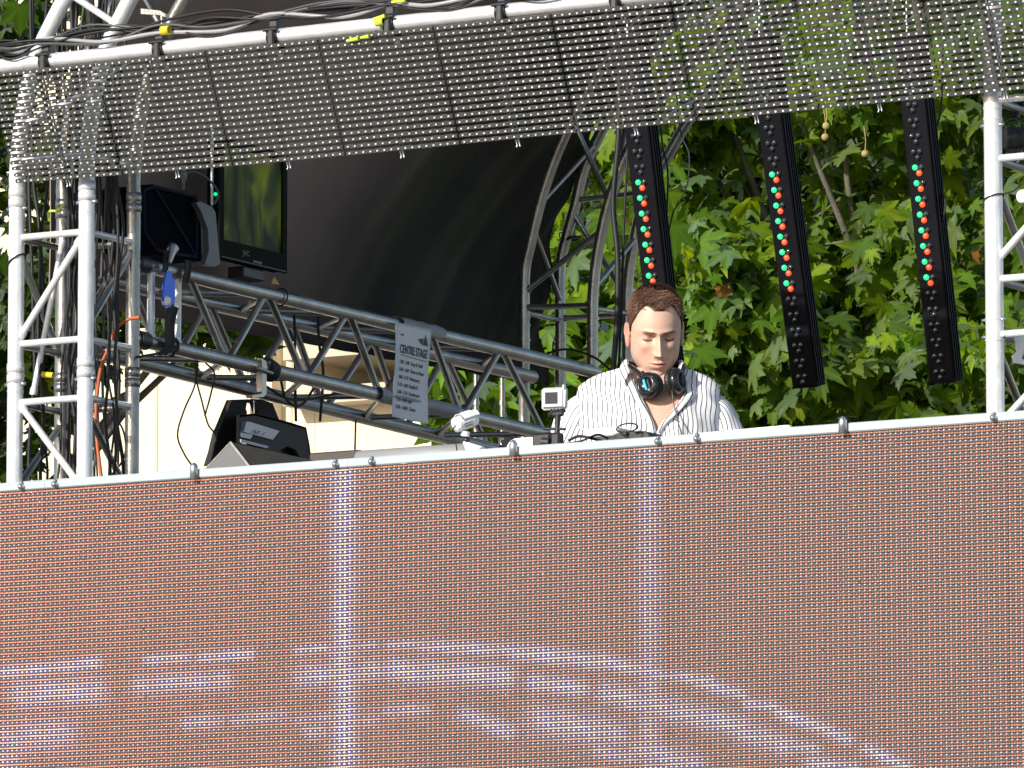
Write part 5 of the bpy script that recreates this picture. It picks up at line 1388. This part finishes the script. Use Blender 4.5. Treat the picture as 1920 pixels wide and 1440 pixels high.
# ------------------------------------------------------------------ headphones
W1 = lambda p: L2W(np.array([p]))[0]
hpn = thing('headphones', W1((.01, .06, -.16)), 'black headphones with a blue stripe hanging round the neck', 'headphones')
dirw = lambda v: PX*v[0]+PY*v[1]+PZ*v[2]
def cup(c, n, blue):
    n = np.array(n, float); n /= np.linalg.norm(n); wc_, wn = W1(c), dirw(n)
    m = MB(); m.lathe(wc_, wn, [(.0, .0), (.0, .029), (.003, .0365), (.012, .0395), (.019, .037), (.024, .026), (.0245, .023), (.022, .0225), (.022, 0)], 32)
    o = m.build('ear_cup', mat('headphone_black', (.012, .012, .013), .22, 0, .2, 20, coat=.5), hpn)
    m = MB(); r_ = .030
    u_ = np.cross(wn, PZ); u_ /= np.linalg.norm(u_); v_ = np.cross(wn, u_)
    m.tube([wc_-wn*.007+r_*(math.cos(a)*u_+math.sin(a)*v_) for a in np.linspace(0, 2*math.pi, 28, endpoint=False)], .0105, 12, closed=True)
    m.build('cushion', mat('soft_vinyl', (.016, .016, .017), .42, 0, .3, 60, .3, 200), o)
    m = MB()
    for a in np.linspace(0, 2*math.pi, 9)[:-1]: m.sphere(wc_+wn*.020+.0305*(math.cos(a)*u_+math.sin(a)*v_), .0022, 6, 4)
    m.build('screw', STEEL, o)
    if blue:
        m = MB(); m.bbox(wc_+wn*.0245+u_*.001, (.0075, .003, .034), np.array([u_*.93+v_*.36, wn, v_*.93-u_*.36]), .001); m.build('stripe', mat('cyan_stripe', (.02, .42, .62), .4), o)
        m = MB(); m.bbox(wc_+wn*.0245-u_*.012, (.004, .003, .030), np.array([u_*.93+v_*.36, wn, v_*.93-u_*.36]), .001); m.build('grey_stripe', GREYC, o)
    return wc_, wn
cup((-.020, .082, -.154), (-.55, .80, .05), True)
cup((.052, .068, -.140), (.78, .45, .1), False)
m = MB(); m.tube(bez([W1(p) for p in ((-.040, .082, -.128), (-.068, .045, -.098), (-.080, -.020, -.083), (-.062, -.085, -.078), (-.005, -.112, -.074), (.055, -.088, -.078), (.078, -.030, -.078), (.080, .030, -.095), (.072, .064, -.115))], 7), .0085, 12)
m.build('headband', mat('headphone_black', (.012, .012, .013)), hpn)
m = MB()
for c in ((-.040, .085, -.135), (.074, .070, -.125)): m.bbox(W1(c), (.010, .014, .050), np.array([PX, PY, PZ]), .003)
m.build('yoke', BLACK, hpn)
m = MB(); m.tube(bez([W1(p) for p in ((.044, .085, -.160), (.045, .098, -.185), (.050, .100, -.215), (.058, .112, -.25), (.070, .135, -.30), (.09, .2, -.36))], 7), .0020, 8); m.build('cable', GREYC, hpn)

# ------------------------------------------------------------------ trees
def leaf_template():
    half = [(0, 1.0), (8, .76), (13, .79), (24, .50), (33, .62), (38, .66), (50, .93), (57, .70), (63, .72), (78, .42), (90, .50), (106, .62), (122, .42), (150, .30), (172, .10)]
    out = [(a, r) for a, r in half]+[(-a, r) for a, r in half[::-1] if a > 0]
    P2 = [(r*math.sin(math.radians(a)), r*math.cos(math.radians(a))) for a, r in out]
    V = [(0, 0, 0)]; vein = [1.0]
    for (x, y), (a, r) in zip(P2, out):
        rr = math.hypot(x, y); z = -0.30*rr*rr
        isv = abs(a) in (0, 50, 106)
        z += 0.045 if not isv and rr < .75 else 0.0
        V.append((x, y, z)); vein.append(1.0 if isv else 0.0)
    n = len(P2); Fc = [(0, i+1, (i+1) % n+1) for i in range(n)]
    # petiole
    V += [(-.012, 0, -.01), (.012, 0, -.01), (.0, -.65, -.10)]; vein += [1, 1, 1]; k = len(V)
    Fc.append((k-3, k-2, k-1))
    return np.array(V), np.array(Fc), np.array(vein)
LV, LF, LVE = leaf_template()
lm = bpy.data.materials.new('leaf_green'); lm.use_nodes = True; nt = lm.node_tree
for n in list(nt.nodes):
    if n.type != 'OUTPUT_MATERIAL': nt.nodes.remove(n)
out = [n for n in nt.nodes if n.type == 'OUTPUT_MATERIAL'][0]
at = nt.nodes.new('ShaderNodeAttribute'); at.attribute_name = 'leafcol'
df = nt.nodes.new('ShaderNodeBsdfDiffuse'); tr = nt.nodes.new('ShaderNodeBsdfTranslucent'); gl = nt.nodes.new('ShaderNodeBsdfGlossy'); gl.inputs['Roughness'].default_value = .45; gl.inputs['Color'].default_value = (.42, .50, .42, 1)
m1 = nt.nodes.new('ShaderNodeMixShader'); m1.inputs[0].default_value = .5; m2 = nt.nodes.new('ShaderNodeMixShader')
fz = nt.nodes.new('ShaderNodeFresnel'); fz.inputs[0].default_value = 1.25
hue = nt.nodes.new('ShaderNodeMix'); hue.data_type = 'RGBA'; hue.blend_type = 'MULTIPLY'; hue.inputs[0].default_value = 1; hue.inputs[7].default_value = (1.9, 1.65, .30, 1)
nt.links.new(at.outputs['Color'], df.inputs[0]); nt.links.new(at.outputs['Color'], hue.inputs[6]); nt.links.new(hue.outputs[2], tr.inputs[0])
nt.links.new(df.outputs[0], m1.inputs[1]); nt.links.new(tr.outputs[0], m1.inputs[2]); fm_ = nt.nodes.new('ShaderNodeMath'); fm_.operation = 'MULTIPLY'; fm_.inputs[1].default_value = .55; nt.links.new(fz.outputs[0], fm_.inputs[0]); nt.links.new(fm_.outputs[0], m2.inputs[0]); nt.links.new(m1.outputs[0], m2.inputs[1]); nt.links.new(gl.outputs[0], m2.inputs[2]); nt.links.new(m2.outputs[0], out.inputs[0])
BARK = mat('plane_bark', (0.07, 0.065, 0.045), .9, 0, .4, 6, .5, 30, col2=(.15, .14, .10))

def leaves(centres, N, size, sig, seed, painted_shade=1.0, yel=0.0):
    g = np.random.default_rng(seed)
    ci = g.integers(0, len(centres), N); c = centres[ci]+g.normal(0, sig, (N, 3))*np.array([1, 1, .75])
    clr = g.uniform(.65, 1.25, len(centres))[ci]
    nrm = g.normal(0, .62, (N, 3))+np.array([sh[0]*.45+.10, sh[1]*.45-.25, .55]); nrm /= np.linalg.norm(nrm, axis=1)[:, None]
    tip = g.normal(0, .6, (N, 3))+np.array([0, -.2, -.9]); tip -= nrm*(tip*nrm).sum(1)[:, None]; tip /= np.linalg.norm(tip, axis=1)[:, None]
    sd = np.cross(tip, nrm); s = size*(.45+.80*g.random(N)**1.8)
    bend = g.uniform(.3, 2.0, N)
    V = c[:, None]+(sd[:, None]*LV[None, :, 0:1]+tip[:, None]*LV[None, :, 1:2]+nrm[:, None]*LV[None, :, 2:3]*bend[:, None, None])*s[:, None, None]
    base = np.array([0.060, 0.125, 0.010])*painted_shade  # per-tree shade multiplied straight into the leaf colour
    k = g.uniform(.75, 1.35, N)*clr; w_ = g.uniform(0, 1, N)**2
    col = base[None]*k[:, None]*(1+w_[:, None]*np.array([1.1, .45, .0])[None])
    dead = (g.random(N) < .006) & (s < size*.6); col[dead] = (.22, .10, .03)
    C = np.ones((N, len(LV), 4)); C[..., :3] = col[:, None]*(1+LVE[None, :, None]*.45)
    T = (LF[None]+(np.arange(N)*len(LV))[:, None, None]).reshape(-1, 3)
    return V.reshape(-1, 3), T, C.reshape(-1, 4)
def blob_centres(blobs, per, g):
    out = []
    for (px, py, d, rx, rz, rd) in blobs:
        c = P(px, py, d); k = d/F
        n = per
        v = g.normal(0, 1, (n, 3)); v /= np.linalg.norm(v, axis=1)[:, None]; v *= (g.random(n)**.45)[:, None]
        f2 = np.array([fwd[0], fwd[1], 0]); f2 /= np.linalg.norm(f2)
        out.append(c+v[:, 0:1]*rgt*rx*k+v[:, 1:2]*f2*rd+v[:, 2:3]*np.array([0, 0, 1.])*rz*k)
    return np.concatenate(out)
def tree(name, label, group, trunk_xy, blobs, per, N, size, sig, seed, painted_shade=1.0, fruits=()):
    g = np.random.default_rng(seed+100)
    cs = blob_centres(blobs, per, g)
    t = thing(name, (trunk_xy[0], trunk_xy[1], 0), label, 'tree', group)
    V, T, C = leaves(cs, N, size, sig, seed, painted_shade)
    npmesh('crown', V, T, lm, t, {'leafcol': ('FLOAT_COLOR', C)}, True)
    m = MB(); mid = cs.mean(0); base = np.array([trunk_xy[0], trunk_xy[1], 0.])
    fork = np.array([base[0]*.8+mid[0]*.2, base[1]*.8+mid[1]*.2, max(1.8, mid[2]-1.8)])
    m.tube(bez([base, base+np.array([.03, .02, 1.0]), fork], 6), [.24-.10*i/12 for i in range(13)], 14)
    for k in range(12):
        e = cs[g.integers(0, len(cs))]
        midp = (fork+e)/2+g.normal(0, .12, 3)+np.array([0, 0, .1])
        pts = bez([fork, midp, e], 6); m.tube(pts, [.034*(1-i/len(pts))+.005 for i in range(len(pts))], 8)
        for q in range(4):
            st_ = pts[int(g.integers(5, len(pts)))]; e2 = cs[g.integers(0, len(cs))]
            dv = e2-st_+1e-4; dv = dv/np.linalg.norm(dv)*min(.6, np.linalg.norm(dv))
            m.tube(bez([st_, st_+dv*.5+g.normal(0, .03, 3), st_+dv], 4), [.007-.0006*i for i in range(9)], 6)
    m.build('trunk', BARK, t)
    for (x, y, d) in fruits:
        q = P(x, y, d); f = MB(); f.sphere(q, .0135, 14, 10); f.tube([q, q+np.array([.003, 0, .05]), q+np.array([-.004, 0, .10])], .0018, 6)
        f.build('seed_ball', mat('seed_ball', (.38, .30, .10), .9, 0, .3, 200, .6, 300), t)
    return t
tp_ = lambda px, d: P(px, 700, d)[:2]
G_ = 'leafy plane trees behind the stage'
tree('plane_tree', 'bright leafy plane tree filling the right behind the battens', G_, tp_(1900, 26.5),
     [(1600, 150, 25.4, 420, 100, .5), (1860, 430, 25.2, 210, 310, .5), (1250, 330, 25.3, 130, 280, .4), (1350, 550, 25.0, 120, 130, .3), (1460, 720, 25.0, 330, 90, .4),
      (1640, 450, 25.7, 90, 100, .3), (1830, 700, 24.9, 190, 120, .4), (1500, 600, 25.6, 80, 90, .3), (2180, 350, 25.6, 260, 560, .6), (1500, -260, 25.3, 520, 200, .6), (1120, 150, 25.6, 150, 160, .4)], 26, 6600, .108, .10, 3, 1.12,
     [(1549, 236, 24.2), (1547, 257, 24.2), (1622, 288, 24.2)])
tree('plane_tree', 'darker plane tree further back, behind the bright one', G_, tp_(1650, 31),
     [(1500, 300, 30, 520, 700, 1.2), (1950, 500, 30, 420, 800, 1.2), (1250, 420, 30, 170, 500, 1.0)], 60, 7500, .105, .20, 4, .42)  # low factor paints canopy shade into these leaves
tree('plane_tree', 'plane tree showing below the side truss between poster and man', G_, tp_(950, 28),
     [(960, 480, 26.0, 240, 240, .5), (905, 690, 25.6, 85, 80, .3), (870, 700, 25.5, 70, 45, .25), (960, 720, 25.5, 60, 50, .25), (1040, 620, 25.8, 110, 170, .3)], 40, 1300, .13, .07, 5, 1.35)
tree('plane_tree', 'dark plane tree with shade in its leaf colour behind the left truss tower', G_, tp_(-330, 28),
     [(40, 410, 26.4, 300, 200, .7), (-80, 760, 26.4, 160, 190, .5), (-20, 60, 26.6, 330, 280, .7), (400, 555, 26.0, 80, 50, .3), (110, 600, 26.2, 80, 90, .4)], 40, 3200, .10, .09, 6, .45)  # leaf colour darkened to paint in the shade here

# ------------------------------------------------------------------ building behind
CREAM = mat('cream_render', (0.70, 0.61, 0.45), .9, 0, .05, 1.5, .1, 20)
CREAMD = mat('cornice_stone', (0.50, 0.42, 0.32), .9, 0, .1, 3)
YBd = 34.0
bx0 = onY(-900, 700, YBd)[0]; bx1 = onY(1250, 700, YBd)[0]
bu = thing('cream_building', ((bx0+bx1)/2, YBd, 0), 'sunlit cream rendered building behind the stage', 'building')
za = onY(600, 680, YBd)[2]; zlow = onY(600, 735, YBd)[2]; xr0 = onY(590, 700, YBd)[0]; xr1 = onY(840, 700, YBd)[0]
m = MB()
m.box(((bx0+xr0)/2, YBd+.5, 5.5), (xr0-bx0, 1.0, 11)); m.box(((xr1+bx1)/2, YBd+.5, 5.5), (bx1-xr1, 1.0, 11))
m.box(((xr0+xr1)/2, YBd+.5, zlow/2), (xr1-xr0-.004, .996, zlow)); m.box(((xr0+xr1)/2, YBd+.5, (za+11)/2+.15), (xr1-xr0-.004, .996, 11-za-.3))
m.build('wall', CREAM, bu)
m = MB(); m.box(((xr0+xr1)/2, YBd+2.2, (za+zlow)/2), (xr1-xr0+.5, .1, 2.0)); m.build('recess_wall', mat('recess_wall', (.34, .29, .22), .9), bu)
m = MB(); m.box(((xr0+xr1)/2, YBd+.3, za+.08), (xr1-xr0+.2, 1.0, .16)); m.box(((xr0+xr1)/2, YBd-.05, zlow-.05), (xr1-xr0+.2, .3, .10)); m.build('ledge', CREAMD, bu)
for px_ in (480, 520):
    m = MB(); m.box((onY(px_, 0, YBd)[0], YBd-.06, 5.5), (.10, .12, 11)); m.build('pilaster', CREAM, bu)
for px_ in (300, 550, 950):
    m = MB(); m.box((onY(px_, 0, YBd)[0], YBd-.002, 5.5), (.012, .006, 11)); m.build('wall_joint', CREAMD, bu)
m = MB(); m.box(((bx0+bx1)/2, YBd+4, 11.2), (bx1-bx0+.6, 9, .4)); m.build('roof', CREAMD, bu)
X2 = onY(1300, 0, 40)[0]; X3 = onY(2800, 0, 40)[0]
b2 = thing('stone_building', ((X2+X3)/2, 40, 0), 'pale building glimpsed through gaps in the right hand trees', 'building')
m = MB(); m.box(((X2+X3)/2, 42, 5.5), (X3-X2, 4, 11)); m.build('wall', CREAM, b2)
for k in range(5):
    for z in (2.5, 5.6, 8.6):
        m = MB(); m.box((X2+1.0+k*1.6, 39.98, z), (.7, .1, 1.3)); m.build('window', mat('dark_glass', (.03, .04, .05), .1), b2)
m = MB(); m.box(((X2+X3)/2, 42, 11.2), (X3-X2+.5, 4.5, .4)); m.build('roof', CREAMD, b2)
